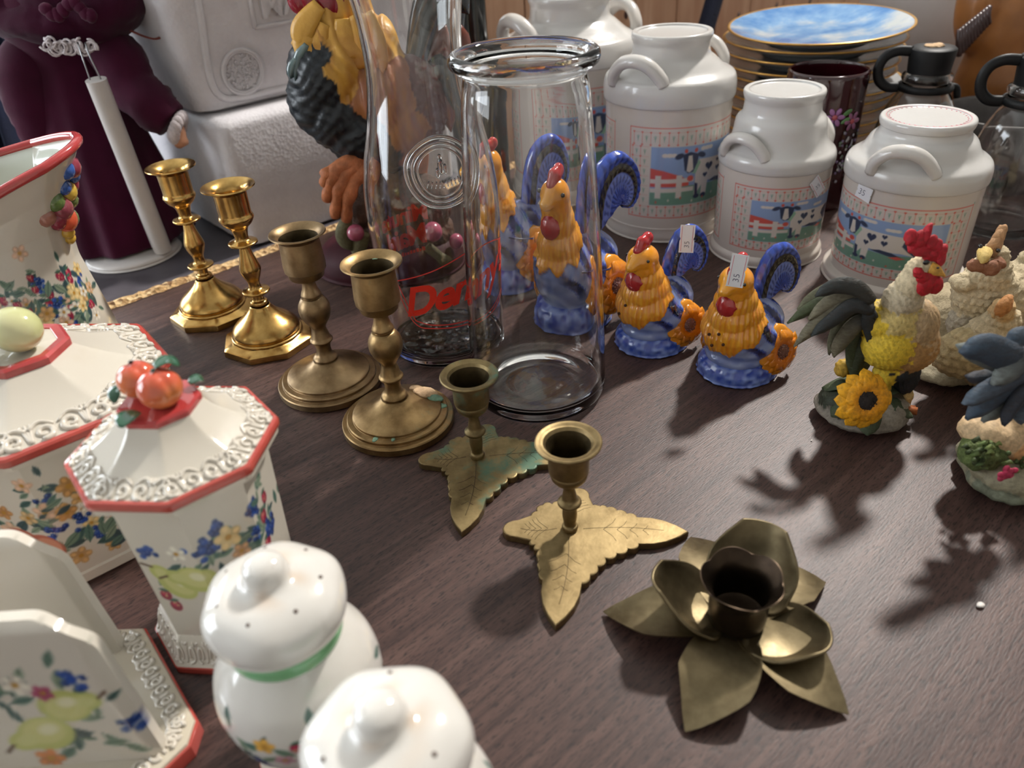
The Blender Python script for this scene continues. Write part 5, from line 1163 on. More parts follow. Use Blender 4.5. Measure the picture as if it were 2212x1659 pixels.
prims = [((0, 0, .008), (.033, .030, .008), (0, 0, 0), (136, 128, 116)), ((.010, -.012, .010), (.020, .014, .010), (0, 0, 20), (150, 142, 128)), ((-.014, .002, .013), (.016, .018, .012), (0, 0, 0), GRN), ((.016, .006, .014), (.014, .014, .010), (0, 0, 0), (70, 66, 52)), ((0, .004, .018), (.016, .014, .014), (0, 0, 0), GRN)]
V, F, D = rocky(prims, .0016, .0016, 150); V[:, 2] = np.maximum(V[:, 2], 0); mesh('base', V, F, 'resin', rr_t, cols=pcols(D, prims, V, .006, 200))
lf = MB()
for a, z in ((200, .012), (250, .008), (330, .010), (150, .018), (100, .016), (20, .014)):
    d = np.array([math.cos(R(a)), math.sin(R(a)), 0]); feather(lf, [d * .008 + np.array([0, -.004, z + .006]), d * .018 + np.array([0, -.004, z + .008]), d * .030 + np.array([0, -.004, z])], .0085, .0012, (46, 62, 44), (70, 82, 58), up=(0, 0, 1))
lf.build('leaves', 'resin', rr_t)
for p in (((.018, -.010, .012), (.030, -.016, .013)), ((.016, -.004, .010), (.032, -.010, .010))): V, F = tube([np.array(p[0]), np.array(p[1])], .0028, 10); mesh('carrot', V, F, 'resin', rr_t, cols=np.tile(lin((170, 96, 50)), (len(V), 1)))
sfp = rp(1864, 862, .402); sunflower(rr_t, place(tuple(sfp), (1, 0, 0), (0.05, -.93, .42)), .0195, 12, 'resin', (246, 180, 34), (34, 28, 28), (228, 146, 22), .21, .46)

# cream hens
CO = np.array([.345, .470, .0005]); ch = thing('cream_hen_figurine', 'cream resin pair of hens on a rough base, beside the yellow resin rooster', 'figurine', tuple(CO))
def cp_(x, y, Y): return at(x, y, Y) - CO
CRM = (214, 196, 160); CRD = (196, 172, 130)
pA = [(cp_(2145, 560, .470), (.0100, .0095, .0115), (0, 0, 0), CRM), (cp_(2135, 595, .470), (.0150, .0140, .0150), (0, 0, 0), CRM), (cp_(2128, 635, .472), (.0225, .0180, .0200), (0, 0, 0), CRM), (cp_(2160, 655, .478), (.0260, .0220, .0240), (0, 0, 0), CRM), (cp_(2200, 640, .485), (.0240, .0200, .0280), (0, 0, 0), CRM), (cp_(2150, 700, .480), (.0250, .0220, .0240), (0, 0, 0), CRD), (cp_(2235, 590, .490), (.0200, .0100, .0280), (0, 20, 0), CRM), (cp_(2085, 695, .470), (.0120, .0120, .0140), (0, 0, 0), (184, 172, 150)), (cp_(2078, 610, .470), (.0080, .009, .0060), (0, 0, 0), CRM)]
pB = [(cp_(2165, 672, .445), (.0075, .0080, .0100), (0, 10, 0), (214, 180, 130)), (cp_(2160, 700, .447), (.0120, .0120, .0150), (0, 0, 0), CRM), (cp_(2140, 735, .447), (.0190, .0170, .0180), (0, 0, 0), CRM), (cp_(2105, 760, .446), (.0240, .0190, .0170), (0, 15, 0), (204, 184, 140)), (cp_(2070, 770, .450), (.0200, .0180, .0140), (0, 15, 0), (200, 178, 134)), (cp_(2150, 780, .450), (.0250, .0200, .0220), (0, 0, 0), CRD), (cp_(2130, 715, .450), (.0140, .0120, .0120), (0, -30, 0), CRM)]
def plumed(pr, nm):
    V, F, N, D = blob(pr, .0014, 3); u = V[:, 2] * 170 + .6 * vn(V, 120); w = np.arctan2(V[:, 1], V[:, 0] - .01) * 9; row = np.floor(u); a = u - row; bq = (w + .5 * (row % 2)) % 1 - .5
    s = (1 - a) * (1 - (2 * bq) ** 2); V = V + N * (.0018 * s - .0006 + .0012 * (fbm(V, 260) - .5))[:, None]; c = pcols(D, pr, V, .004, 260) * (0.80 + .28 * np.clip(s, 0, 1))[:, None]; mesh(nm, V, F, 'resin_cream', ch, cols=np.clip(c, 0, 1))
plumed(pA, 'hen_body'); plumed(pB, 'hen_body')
for pts, nm, c in ((((2146, 535, .466, .0050, .0080), (2156, 515, .468, .0038, .0070), (2163, 499, .470, .0028, .0052)), 'comb', (190, 146, 104)), (((2112, 574, .456, .0080, .0042), (2140, 578, .4545, .0070, .0050), (2155, 570, .456, .0060, .0040)), 'wattle', (146, 98, 72)), (((2168, 664, .4375, .0052, .0070), (2172, 655, .439, .0040, .0060)), 'comb', (196, 138, 84))):
    b = MB()
    for x, y, Y, rx, rz in pts: V, F = ell(cp_(x, y, Y), (rx, .0040, rz), (0, 15, 0), 3); b.add((V + (vn(V, 420)[:, None] - .5) * .0022, F), lin(c))
    b.build(nm, 'resin_cream', ch)
V, F = tube([cp_(2127, 545, .462), cp_(2124, 560, .455), cp_(2121, 568, .452)], [.0048, .0034, .0008], 12); mesh('beak', V, F, 'resin_cream', ch, cols=np.tile(lin((214, 184, 110)), (len(V), 1)))
for x, y in ((2118, 532), (2156, 541)): mesh('eye', *ell(cp_(x, y, .460), .0015, sub=2), 'hen_black', ch)
tb0 = tab(2085, 815); b0 = tb0 - CO
prims = [((b0[0] - .012, b0[1] + .010, .008), (.034, .030, .010), (0, 0, 15), (176, 164, 136)), ((b0[0] + .030, b0[1] + .012, .012), (.042, .034, .014), (0, 0, 0), (172, 158, 128)), ((b0[0] + .045, b0[1] + .045, .020), (.045, .040, .022), (0, 0, 0), (180, 164, 130)), ((b0[0] + .01, b0[1] + .045, .025), (.034, .034, .026), (0, 0, 0), (176, 160, 128))]
V, F, D = rocky(prims, .0018, .0022, 130); V[:, 2] = np.maximum(V[:, 2], 0); mesh('base', V, F, 'resin_cream', ch, cols=pcols(D, prims, V, .004, 200))

# dark-tailed rooster at the right edge
QO = np.array([.310, .350, .0005]); qr = thing('resin_rooster', 'resin rooster with blue-grey tail feathers on a mossy rock, cut by the right edge', 'figurine', tuple(QO), 0, 'resin roosters')
def qp(x, y, Y): return at(x, y, Y) - QO
prims = [((.012, .012, .010), (.044, .036, .010), (0, 0, 0), (142, 136, 112)), ((.000, .004, .017), (.034, .028, .014), (0, 0, 10), (150, 142, 116)), ((.030, .016, .020), (.032, .028, .018), (0, 0, 0), (136, 130, 106)), ((-.012, -.002, .008), (.020, .022, .008), (0, 0, 0), (120, 124, 104))]
V, F, D = rocky(prims, .0016, .0026, 120); V[:, 2] = np.maximum(V[:, 2], 0); mesh('base', V, F, 'resin', qr, cols=pcols(D, prims, V, .004, 200))
ms = MB(); rm_ = random.Random(6)
for i in range(70):
    x = rm_.uniform(2085, 2260); y = 945 + (x - 2085) * .35 + rm_.uniform(0, 60); P = qp(x, y, .336 + rm_.uniform(0, .012)); a = rm_.uniform(0, 2 * PI); L = rm_.uniform(.004, .008)
    ms.add(tube([P, P + np.array([math.cos(a) * L * .5, -.0015, L * .5]), P + np.array([math.cos(a) * L, -.001, L * .15])], [.0015, .0014, .0005], 6), lin(rm_.choice([(92, 112, 58), (74, 92, 50), (120, 134, 74), (62, 76, 44)])))
ms.build('moss', 'resin', qr)
gm = [(qp(2120, 975, .350), (.014, .012, .011), (0, 0, 0), (84, 98, 54)), (qp(2215, 1015, .348), (.020, .012, .009), (0, 0, 0), (96, 104, 60)), (qp(2180, 985, .354), (.018, .014, .010), (0, 0, 0), (90, 100, 58))]
V, F, D = rocky(gm, .0018, .0030, 170); mesh('moss_mound', V, F, 'moss', qr)
fb = MB(); fc = qp(2173, 1022, .330)
for k in range(9): a = k * 2.4; q = .0008 + .0005 * k; fb.add(ell(fc + np.array([q * math.cos(a), -.0008 + .0001 * k, q * math.sin(a)]), (.0024, .0012, .0020), (0, math.degrees(a), 0), 2), lin((196, 58, 92)))
fb.build('pink_rose', 'resin', qr)
BE = (216, 184, 142)
prims = [(qp(2230, 900, .372), (.032, .024, .030), (0, 0, 0), BE), (qp(2150, 935, .360), (.022, .017, .013), (0, 15, 0), BE), (qp(2200, 960, .356), (.020, .016, .014), (0, 0, 0), (214, 160, 106)), (qp(2110, 930, .362), (.0120, .010, .0080), (0, 10, 0), BE), (qp(2290, 820, .380), (.034, .026, .040), (0, 0, 0), (200, 170, 120)), (qp(2350, 720, .385), (.018, .016, .030), (0, 0, 0), (206, 186, 150)), (qp(2360, 650, .385), (.013, .011, .014), (0, 0, 0), WHT)]
V, F, D = rocky(prims, .0020, .0014, 160); mesh('body', V, F, 'resin', qr, cols=pcols(D, prims, V, .004, 200))
hq = qp(2360, 650, .385); cb = MB(); wt = MB()
for k in range(5): V, F = ell(hq + np.array([-.009 + .0055 * k, 0, .0175 - .0008 * k * k]), (.0040, .0028, .0068), (0, -15 + 9 * k, 0), 3); cb.add((V + (vn(V, 500)[:, None] - .5) * .0014, F), lin((188, 36, 50)))
cb.build('comb', 'resin', qr)
for s in (-1, 1): wt.add(ell(hq + np.array([.011, s * .0035, -.012]), (.0045, .0028, .0075), sub=3), lin((186, 30, 42))); mesh('eye', *ell(hq + np.array([.0085, s * .0090, .003]), .0019, sub=2), 'hen_black', qr)
wt.build('wattle', 'resin', qr); V, F = tube([hq + np.array([.010, 0, -.001]), hq + np.array([.0165, 0, -.0025]), hq + np.array([.022, 0, -.005])], [.0048, .0032, .0006], 12); mesh('beak', V, F, 'resin', qr, cols=np.tile(lin((216, 160, 70)), (len(V), 1)))
TQ = [((2230, 770), (2180, 770), (2125, 750), (2072, 760)), ((2240, 790), (2190, 780), (2140, 770), (2066, 745)), ((2230, 790), (2170, 800), (2125, 815), (2085, 812)), ((2235, 800), (2180, 820), (2120, 850), (2078, 872)), ((2240, 800), (2190, 820), (2140, 860), (2085, 905)), ((2245, 810), (2205, 820), (2165, 870), (2120, 910)), ((2250, 820), (2215, 840), (2185, 880), (2165, 918)), ((2255, 825), (2235, 850), (2210, 890), (2200, 915)), ((2240, 760), (2215, 745), (2195, 735), (2170, 742)), ((2250, 780), (2210, 775), (2180, 800), (2140, 830)), ((2260, 800), (2225, 815), (2195, 850), (2175, 895)), ((2265, 790), (2235, 800), (2220, 840), (2230, 880))]
for i, f in enumerate(TQ):
    P = [qp(x, y, .345 + .004 * (i % 3) - .002 * k) for k, (x, y) in enumerate(f)]
    feather_obj(qr, P, (.0085, .0078, .0050, .0065)[i % 4], .0024, [(52, 58, 68), (40, 42, 48), (84, 92, 98)][i % 3], [(66, 82, 98), (116, 122, 118), (48, 52, 60), (90, 104, 118)][i % 4], seed=i + 20)

# ------------------------------------------------------------------ large painted rooster behind the tall carafe
BO = np.array([-.115, .745, .0005]); br = thing('large_rooster', 'large painted rooster with golden neck and dark blue breast, behind the tall carafe', 'figurine', tuple(BO))
def bp(x, y, Y): return at(x, y, Y) - BO
GO = (216, 164, 70); NV = (17, 26, 34); RB = (150, 92, 60)
prims = [(bp(720, 20, .742), (.026, .024, .040), (0, 10, 0), GO), (bp(715, 80, .742), (.031, .028, .034), (0, 10, 0), GO), (bp(735, 130, .742), (.034, .032, .036), (0, 15, 0), GO), (bp(675, 95, .742), (.016, .018, .018), (0, 0, 0), GO), (bp(700, 165, .740), (.032, .034, .042), (0, 0, 0), NV), (bp(685, 215, .742), (.027, .030, .034), (0, 0, 0), NV), (bp(730, 240, .743), (.034, .034, .036), (0, 0, 0), NV), (bp(775, 280, .745), (.032, .034, .034), (0, 0, 0), NV), (bp(820, 300, .750), (.034, .034, .034), (0, 0, 0), (30, 34, 40)), (bp(820, 200, .745), (.036, .036, .042), (0, 20, 0), RB), (bp(860, 260, .750), (.038, .034, .040), (0, 0, 0), (130, 74, 58)), (bp(800, 120, .745), (.024, .026, .034), (0, 20, 0), GO), (bp(900, 220, .755), (.034, .030, .044), (0, 0, 0), (84, 36, 40)), (bp(730, -60, .742), (.022, .020, .030), (0, 0, 0), GO), (bp(715, -110, .742), (.020, .018, .020), (0, 0, 0), (190, 50, 50))]
V, F, N, D = blob(prims, .0024, 3); U = V; c = pcols(D, prims, V, .012, 70); dark = c.sum(1) < .15
rip = np.sin(U[:, 2] * 520 + 9 * vn(U, 45)) * np.sin(U[:, 0] * 420 + 7 * vn(U + 3, 50)); V = V + N * (np.where(dark, .0011 * rip, .0012 * np.sin(U[:, 0] * 500 + U[:, 2] * 160 + 8 * vn(U, 30))))[:, None]
c = np.where(dark[:, None], lerp(c, lin((66, 76, 72)), .35 * np.clip(rip - .5, 0, 1)[:, None]), lerp(c, lin((166, 106, 38)), np.clip(1.0 - 1.6 * vn(U * np.array([2, 2, .7]), 80), 0, .85)[:, None])); mesh('body', V, F, 'painted_figure', br, cols=c)
b = MB()
for P, w, c1, c2 in (([(655, 60), (660, 100), (690, 120), (735, 108)], .008, (240, 196, 90), GO), ([(700, 50), (690, 90), (705, 120), (722, 112)], .006, (236, 186, 80), (190, 130, 50)), ([(690, 10), (660, 50), (650, 75), (648, 98)], .007, (240, 200, 96), GO), ([(740, 40), (750, 90), (775, 120), (770, 150)], .008, (240, 190, 86), (180, 120, 46)), ([(770, 30), (790, 80), (800, 120), (806, 160)], .008, (236, 190, 90), (196, 130, 60))):
    feather(b, [bp(x, y, .7165) for x, y in P], w * 1.4, .0012, GO, c2)
b.build('neck_hackles', 'painted_figure', br)
b = MB()
for P in ([(662, 95), (645, 125), (638, 175)], [(640, 128), (630, 148), (628, 170)]): feather(b, [bp(x, y, .715) for x, y in P], .0045, .0012, (110, 130, 128), (60, 80, 84))
b.build('breast_plume', 'hen_glaze', br)
wv = MB()
for x, y, r in ((648, -2, .011), (672, -6, .013), (705, 2, .013), (722, 8, .010)): wv.add(ell(bp(x, y, .725), (r, r * .6, r * 1.2), sub=3), lin((140, 20, 40)))
wv.build('wattle', 'hen_glaze', br)
TR = [((880, 200), (930, 80), (970, 30), (1000, 60)), ((890, 210), (940, 110), (985, 80), (1005, 140)), ((890, 220), (950, 150), (985, 160), (1000, 230)), ((880, 190), (920, 20), (960, -30), (995, 0)), ((890, 230), (940, 190), (975, 220), (985, 280)), ((885, 200), (925, 60), (975, -10), (1012, 30))]
for i, f in enumerate(TR):
    P = [bp(x, y, .765 - .006 * (i % 3)) for x, y in f]; feather_obj(br, P, .0125, .0035, [(24, 28, 34), (70, 26, 34), (22, 34, 36)][i % 3], [(30, 34, 40), (120, 62, 44), (26, 30, 34)][i % 3], mat='hen_glaze', seed=i + 40)
fp = []
for k, (x0_, y0_, x1_, y1_, x2_, y2_) in enumerate(((772, 352, 728, 366, 706, 432), (776, 356, 742, 380, 724, 468), (782, 362, 762, 398, 748, 476), (772, 350, 716, 372, 702, 398))):
    P = cr([bp(790, 345, .735), bp(x0_, y0_, .722), bp(x1_, y1_, .708), bp((x1_ + x2_) / 2 - 4, (y1_ + y2_) / 2, .704), bp(x2_, y2_, .708)], 5); u = np.linspace(0, 1, len(P)); r_ = .0105 * (1 - .55 * u) * (1 + .16 * np.sin(u * 22)); fp.append((P, r_))
b = MB()
for P, r_ in fp: b.add(tube(P, r_, 12))
b.build('claw', 'claw', br)
V, F = tube(cr([bp(800, 300, .742), bp(795, 325, .740), bp(788, 350, .736)], 4), .010, 12); mesh('leg', V, F, 'claw', br); V, F = tube(cr([bp(905, 300, .760), bp(905, 340, .760), bp(900, 380, .760)], 4), .010, 12); mesh('leg', V, F, 'claw', br)
prims = [(bp(800, 400, .735), (.020, .020, .026), (0, 0, 0), 0), (bp(790, 450, .732), (.022, .020, .028), (0, 15, 0), 0), (bp(850, 420, .745), (.034, .026, .026), (0, 0, 0), 0), (bp(910, 440, .748), (.032, .026, .030), (0, 0, 0), 0), (bp(840, 500, .740), (.044, .032, .030), (0, 0, 0), 0), (bp(910, 510, .745), (.038, .032, .032), (0, 0, 0), 0), (bp(790, 500, .735), (.018, .020, .022), (0, 0, 0), 0)]
V, F, D = rocky(prims, .0026, .0035, 90); mesh('log', V, F, 'bark', br)
V, F = lathe(cr([(0, 0), (.070, 0), (.074, .003), (.074, .010), (.069, .022), (.055, .032), (.03, .036), (0, .037)], 4), 64); mesh('round_base', V * np.array([1.05, .75, 1]), F, 'maroon_lacquer', br)
b = MB()
for x, y, r, Y in ((768, 503, .0085, .704), (935, 500, .0100, .705), (842, 528, .007, .700), (990, 520, .008, .72)): mesh('berry', *ell(bp(x, y, Y), r, sub=3), 'berry_pink', br)
for P in ([(750, 470), (742, 510), (760, 540)], [(790, 500), (775, 540), (800, 560)], [(830, 520), (860, 560), (900, 570)], [(920, 530), (950, 560), (980, 560)]): feather(b, [bp(x, y, .708) for x, y in P], .008, .002, (110, 104, 72), (86, 84, 58))
b.build('leaves', 'resin', br)

# ------------------------------------------------------------------ doll and its stand
DO = np.array([-.440, .868, .0055]); dl = thing('doll', 'doll seen from behind in a burgundy velvet dress and hat', 'doll', tuple(DO))
def dp(x, y, Y): return at(x, y, Y) - DO
sk = cr([(.072, .001), (.074, .006), (.071, .035), (.064, .080), (.053, .130), (.044, .170), (.040, .195), (.044, .215), (.050, .235), (.040, .262), (.016, .275)], 5)
V, F = lathe(sk.tolist(), 96, lambda th, i, z: 1 + (.055 * np.sin(th * 9 + .6) + .025 * np.sin(th * 17)) * max(0, 1 - z / .2)); mesh('dress', V, F, 'velvet', dl)
def sleeve(pts, r): V, F = tube(cr([dp(*p) for p in pts], 6), cr([(q,) for q in r], 6)[:, 0], 20); V = V + (fbm(V, 90)[:, None] - .5) * .006; mesh('sleeve', V, F, 'velvet', dl)
sleeve([(110, 95, .862), (66, 140, .850), (66, 205, .842), (92, 275, .840), (100, 330, .842)], [.020, .029, .028, .024, .020]); sleeve([(212, 95, .862), (256, 130, .852), (290, 190, .840), (336, 235, .828), (368, 262, .825)], [.020, .027, .025, .024, .019])
b = MB()
for k in range(16):
    a = 2 * PI * k / 16; c = dp(382, 268, .822); b.add(ell(c + np.array([.006 * math.cos(a), .012 * math.sin(a), .010 * math.cos(a) - .004]), (.006, .005, .008), (0, 30 * math.cos(a), 0), 2))
b.build('lace_cuff', 'lace', dl)
V, F = tube(cr([dp(382, 275, .822), dp(388, 295, .820), dp(386, 318, .820)], 4), [.007] * 5 + [.009, .009, .006, .003], 10); mesh('hand', V, F, 'skin', dl)
prims = [(dp(125, 40, .865), (.066, .055, .027), (0, 8, 0), 0), (dp(230, 20, .865), (.046, .048, .027), (0, -20, 0), 0), (dp(40, 20, .865), (.048, .046, .030), (0, 25, 0), 0), (dp(150, -40, .875), (.068, .060, .05), (0, 0, 0), 0), (dp(150, 74, .850), (.050, .034, .012), (0, 4, 0), 0)]
V, F, D = rocky(prims, .0035, .004, 45); mesh('hat', V, F, 'velvet_dark', dl)
b = MB(); rl = random.Random(3)
for k in range(26):
    x, y = 95 + 105 * k / 25, 96 + rl.uniform(-4, 14); P = dp(x, y, .808); a = rl.uniform(0, 2 * PI); b.add(tube([P + np.array([.005 * math.cos(a + q), 0.001 * q, .005 * math.sin(a + q)]) for q in np.linspace(0, 4.5, 9)], .0011, 6))
b.build('lace_bow', 'lace', dl)
V, F = tube(cr([dp(282, 66, .85), dp(310, 78, .85), dp(335, 84, .85), dp(352, 78, .86)], 5), .0022, 8, .4); mesh('ribbon', V, F, 'rust_red', dl)
b = MB()
for k in range(9): P = dp(100 + 12 * k, 20 + 14 * math.sin(k), .808); b.add(ell(P, (.007, .004, .006), (0, k * 37, 0), 2))
b.build('hat_trim', 'velvet', dl)
SO = tab(290, 548, -.0035); SO[2] = -.0035; ds = thing('doll_stand', 'white doll stand with round base and slanted tube, behind the burgundy dress', 'doll stand', tuple(SO))
V, F = lathe(cr([(0, 0), (.048, 0), (.050, .002), (.050, .004), (.046, .0065), (.030, .008), (0, .0085)], 3), 64); mesh('base', V, F, 'white_plastic', ds, sharp=40)
pb = tab(352, 540, .005) - SO; ptp = at(207, 172, .790) - SO; V, F = tube([pb, pb + (ptp - pb) * .5, ptp], .0098, 24); mesh('tube', V, F, 'white_plastic', ds, sharp=50)
for dx in (-.0055, .0055): mesh('wire', *tube(cr([ptp + np.array([dx, 0, -.004]), at(185 + dx * 1500, 120, .792) - SO, at(176 + dx * 1500, 92, .80) - SO], 4), .0008, 6), 'wire', ds)

# ------------------------------------------------------------------ foam boxes
def foam_box(label, loc, x1, y1, z1, flare, r, extras=None, rz=TA):
    t = thing('foam_box', label, 'foam box', loc, rz, 'white foam boxes')
    rings = []; zs = [0, .0, .004, .5 * z1, z1 - .010, z1 - .003, z1]; ins = [.012, .008, .001, 0, 0, .003, .010]
    V = []; nn = 0
    for z, i_ in zip(zs, ins):
        f = flare * (z / z1); q = rrect(-f + i_, -f + i_, x1 + f - i_, y1 + f - i_, r, 6); nn = len(q); V += [(a, c, z) for a, c in q]
    F = [(k * nn + j, k * nn + (j + 1) % nn, (k + 1) * nn + (j + 1) % nn, (k + 1) * nn + j) for k in range(len(zs) - 1) for j in range(nn)]; F.append(tuple(range(nn))[::-1]); F.append(tuple((len(zs) - 1) * nn + j for j in range(nn)))
    mesh('shell', V, F, 'foam', t, sharp=45); return t
FC = tab(545, 540, -.0035)
fl_ = foam_box('white foam box underneath, standing on the charcoal table', tuple(FC), .31, .27, .1415, .004, .014)
UB = FC - E1 * .004 + E2 * .034 + np.array([0, 0, .1417])
fu = foam_box('white foam box on top, with raised letters and a round hollow on its side', tuple(UB), .29, .22, .20, .022, .022)
def foam_front(x, z, d): return np.array([x, -.022 * z / .20 - d, z])
M_ = place(tuple(foam_front(0, 0, 0)), (1, 0, 0), (0, -1, -.11))
def fpt(x, z, d): return foam_front(x, z, d)
b = MB(); cc_ = (.056, .036)
for rad_, tr, sg in ((.0225, .0020, 1), (.0202, .0013, 1)): b.add(tube([fpt(cc_[0] + rad_ * math.cos(a), cc_[1] + rad_ * math.sin(a), .0004) for a in np.linspace(0, 2 * PI, 49)], tr, 8, cap=False))
b.build('round_hollow_rim', 'foam', fu)
rd = MB(); rf = random.Random(9)
for k in range(120):
    q = .0188 * math.sqrt(rf.random()); a = rf.uniform(0, 2 * PI); rd.add(ell(fpt(cc_[0] + q * math.cos(a), cc_[1] + q * math.sin(a), 0), (.0021, .0008, .0021), sub=1))
rd.build('pebbled_hollow', 'foam', fu)
b = MB(); x0_, x1_, z0_, z1_ = .078, .185, .076, .112
for p, q in (((x0_, z0_), (x1_, z0_)), ((x0_, z1_), (x1_, z1_)), ((x0_, z0_), (x0_, z1_)), ((x1_, z0_), (x1_, z1_))): b.add(tube([fpt(*p, .0005), fpt(*q, .0005)], .0022, 8))
b.build('moulded_frame', 'foam', fu)
V, F = text_mesh('MADE', .033, 0, .0006, 1.0, .0030); V = np.array([fpt((x0_ + x1_) / 2 + v[0], z0_ + .008 + v[1], v[2] + .0006) for v in V]); mesh('raised_letters', V, F, 'foam', fu, smooth=False)
b = MB()
b.add(tube(cr([fpt(x, z, -.0015) for x, z in ((.030, .198), (.024, .10), (.020, .04), (.026, .018), (.045, .011), (.10, .010), (.28, .010))], 6), .0042, 8))
b.build('moulded_panel_edge', 'foam', fu)

# ------------------------------------------------------------------ plates
PX, PY = .390, .985; rp_ = random.Random(12); z = .0005
NP = 13
for i in range(NP):
    r = .105 if i >= NP - 3 else .103 + rp_.uniform(-.002, .002)
    prof = [(0, .0030), (.055, .0030), (.058, 0), (.061, 0), (.064, .0035), (.080, .0085), (r - .003, .0160), (r, .0176), (r - .0005, .0190), (r - .006, .0180), (.080, .0118), (.066, .0072), (.058, .0060), (0, .0060)]
    top = i == NP - 1
    ords = ['lowest', 'second', 'third', 'fourth', 'fifth', 'sixth', 'seventh']
    if top: lb = 'top painted plate of the stack, blue sky with clouds and a gold rim'
    elif i < 6: lb = 'gold-rimmed plate, %s%s in the stack behind the dark red mug' % (ords[i], '' if i == 0 else ' from the bottom')
    else: lb = 'gold-rimmed plate, %s from the top of the stack behind the milk cans' % ords[NP - 1 - i]
    t = thing('collector_plate', lb, 'plate', (PX + rp_.uniform(-.004, .004), PY + rp_.uniform(-.003, .003), z), 0, 'stack of collector plates')
    if top: t.rotation_euler = (R(2.0), R(-2.0), 0); t.location = (PX + .004, PY - .004, z + .0026)
    V, F = lathe(prof[:8], 84); mesh('underside', V, F, 'plate_back', t, sharp=50)
    V, F = lathe(prof[8:], 84); mesh('face', V, F, 'plate_sky' if top else 'plate_back', t)
    mesh('gold_rim', *lathe(cr([(r - .0030, .0160), (r - .0002, .0174), (r + .0002, .0184), (r - .0008, .0192), (r - .0030, .0188)], 2), 84), 'gold_trim', t)
    z += .0118 + rp_.uniform(-.0004, .0006)

# ------------------------------------------------------------------ dark red mug
mg = thing('painted_mug', 'dark red glass mug with painted flowers, in front of the plate stack', 'mug', (.354, .838, .0005), R(-100))
prof = cr([(0, 0), (.034, 0), (.038, .003), (.039, .02), (.040, .07), (.0405, .12), (.0410, .138), (.0408, .142), (.0395, .1435), (.0380, .142), (.0372, .12), (.0365, .02), (.03, .010), (0, .009)], 3)
mesh('body', *lathe(prof, 64), 'maroon_glass', mg)
b = MB(); rg = random.Random(5)
def mp(a, z, l=.0004): return np.array([(.0408 + l) * math.cos(a), (.0408 + l) * math.sin(a), z])
for a, z, c in ((.10, .104, (150, 96, 150)), (.62, .098, (140, 86, 120))):
    for k in range(6): q = 2 * PI * k / 6; b.add(ell(mp(a + .16 * math.cos(q), z + .0062 * math.sin(q)), (.0006, .0042, .0026), (math.degrees(q), 0, math.degrees(a)), 2), lin(c))
    b.add(ell(mp(a, z), (.0012, .003, .003), (0, 0, math.degrees(a)), 2), lin((170, 70, 80)))
for a, z in ((.42, .108), (.40, .100), (-.2, .095)): b.add(ell(mp(a, z), (.0006, .0060, .0026), (25, 0, math.degrees(a)), 2), lin((84, 128, 74)))
for k in range(60): a, z = rg.uniform(.35, 1.0), rg.uniform(.035, .088); b.add(ell(mp(a, z), (.0006, .0018, .0018), (0, 0, math.degrees(a)), 1), lin(rg.choice([(150, 150, 160), (110, 96, 130), (96, 112, 96), (170, 168, 170)])))
b.build('painted_flowers', 'glazed_ceramic', mg)

# ------------------------------------------------------------------ glass bottles with black handled caps
def bottle(label, loc, h, rz):
    t = thing('handled_bottle', label, 'bottle', loc, rz, 'glass bottles with black handled caps'); k = h / .168
    o = [(.036, 0), (.0405, .0015), (.0425, .006), (.0428, .03), (.0425, .060), (.0405, .078), (.0350, .098), (.0275, .114), (.0225, .122), (.0215, .128), (.0240, .131), (.0250, .134), (.0240, .137), (.0215, .139)]
    o = [(r, z * k) for r, z in o]
    mesh('glass_body', *lathe(vessel(o, .0022, .006), 64), 'clear_glass', t)
    mesh('neck_ring', *lathe(cr([(.0225, .1205 * k), (.0262, .1205 * k), (.0275, .1225 * k), (.0275, .1255 * k), (.0255, .1275 * k), (.0225, .1275 * k)], 3), 48), 'black_plastic', t)
    cp2 = [(.0190, .1375 * k), (.0205, .1385 * k), (.0215, .150 * k), (.0225, .160 * k), (.0222, .1625 * k), (.0205, .1640 * k), (.012, .1645 * k), (0, .1645 * k)]
    co = mesh('cap', *lathe(cp2, 48), 'black_plastic', t, sharp=40)
    P = cr([(-.020, 0, .160 * k), (-.034, 0, .1605 * k), (-.045, 0, .155 * k), (-.0495, 0, .144 * k), (-.047, 0, .132 * k), (-.038, 0, .1245 * k), (-.026, 0, .1235 * k)], 5); mesh('handle', *tube(P, .0040, 12, 1.3), 'black_plastic', t)
    mesh('spout_tab', *tube(cr([(.024, 0, .124 * k), (.031, 0, .122 * k), (.034, 0, .112 * k)], 4), .0035, 8), 'black_plastic', t)
    V, F = ell((0, 0, .1650 * k), (.010, .008, .0022), sub=3); V = V + (vn(V, 300)[:, None] - .5) * .002; mesh('worn_badge', V, F, 'patina_crust', co)
    return t
bottle('clear glass bottle with black handled cap, left one, behind the stickered milk can', (.455, .828, .0005), .164, R(-12))
bottle('clear glass bottle with black handled cap, right one, cut by the right edge', (.512, .735, .0005), .170, R(-15))

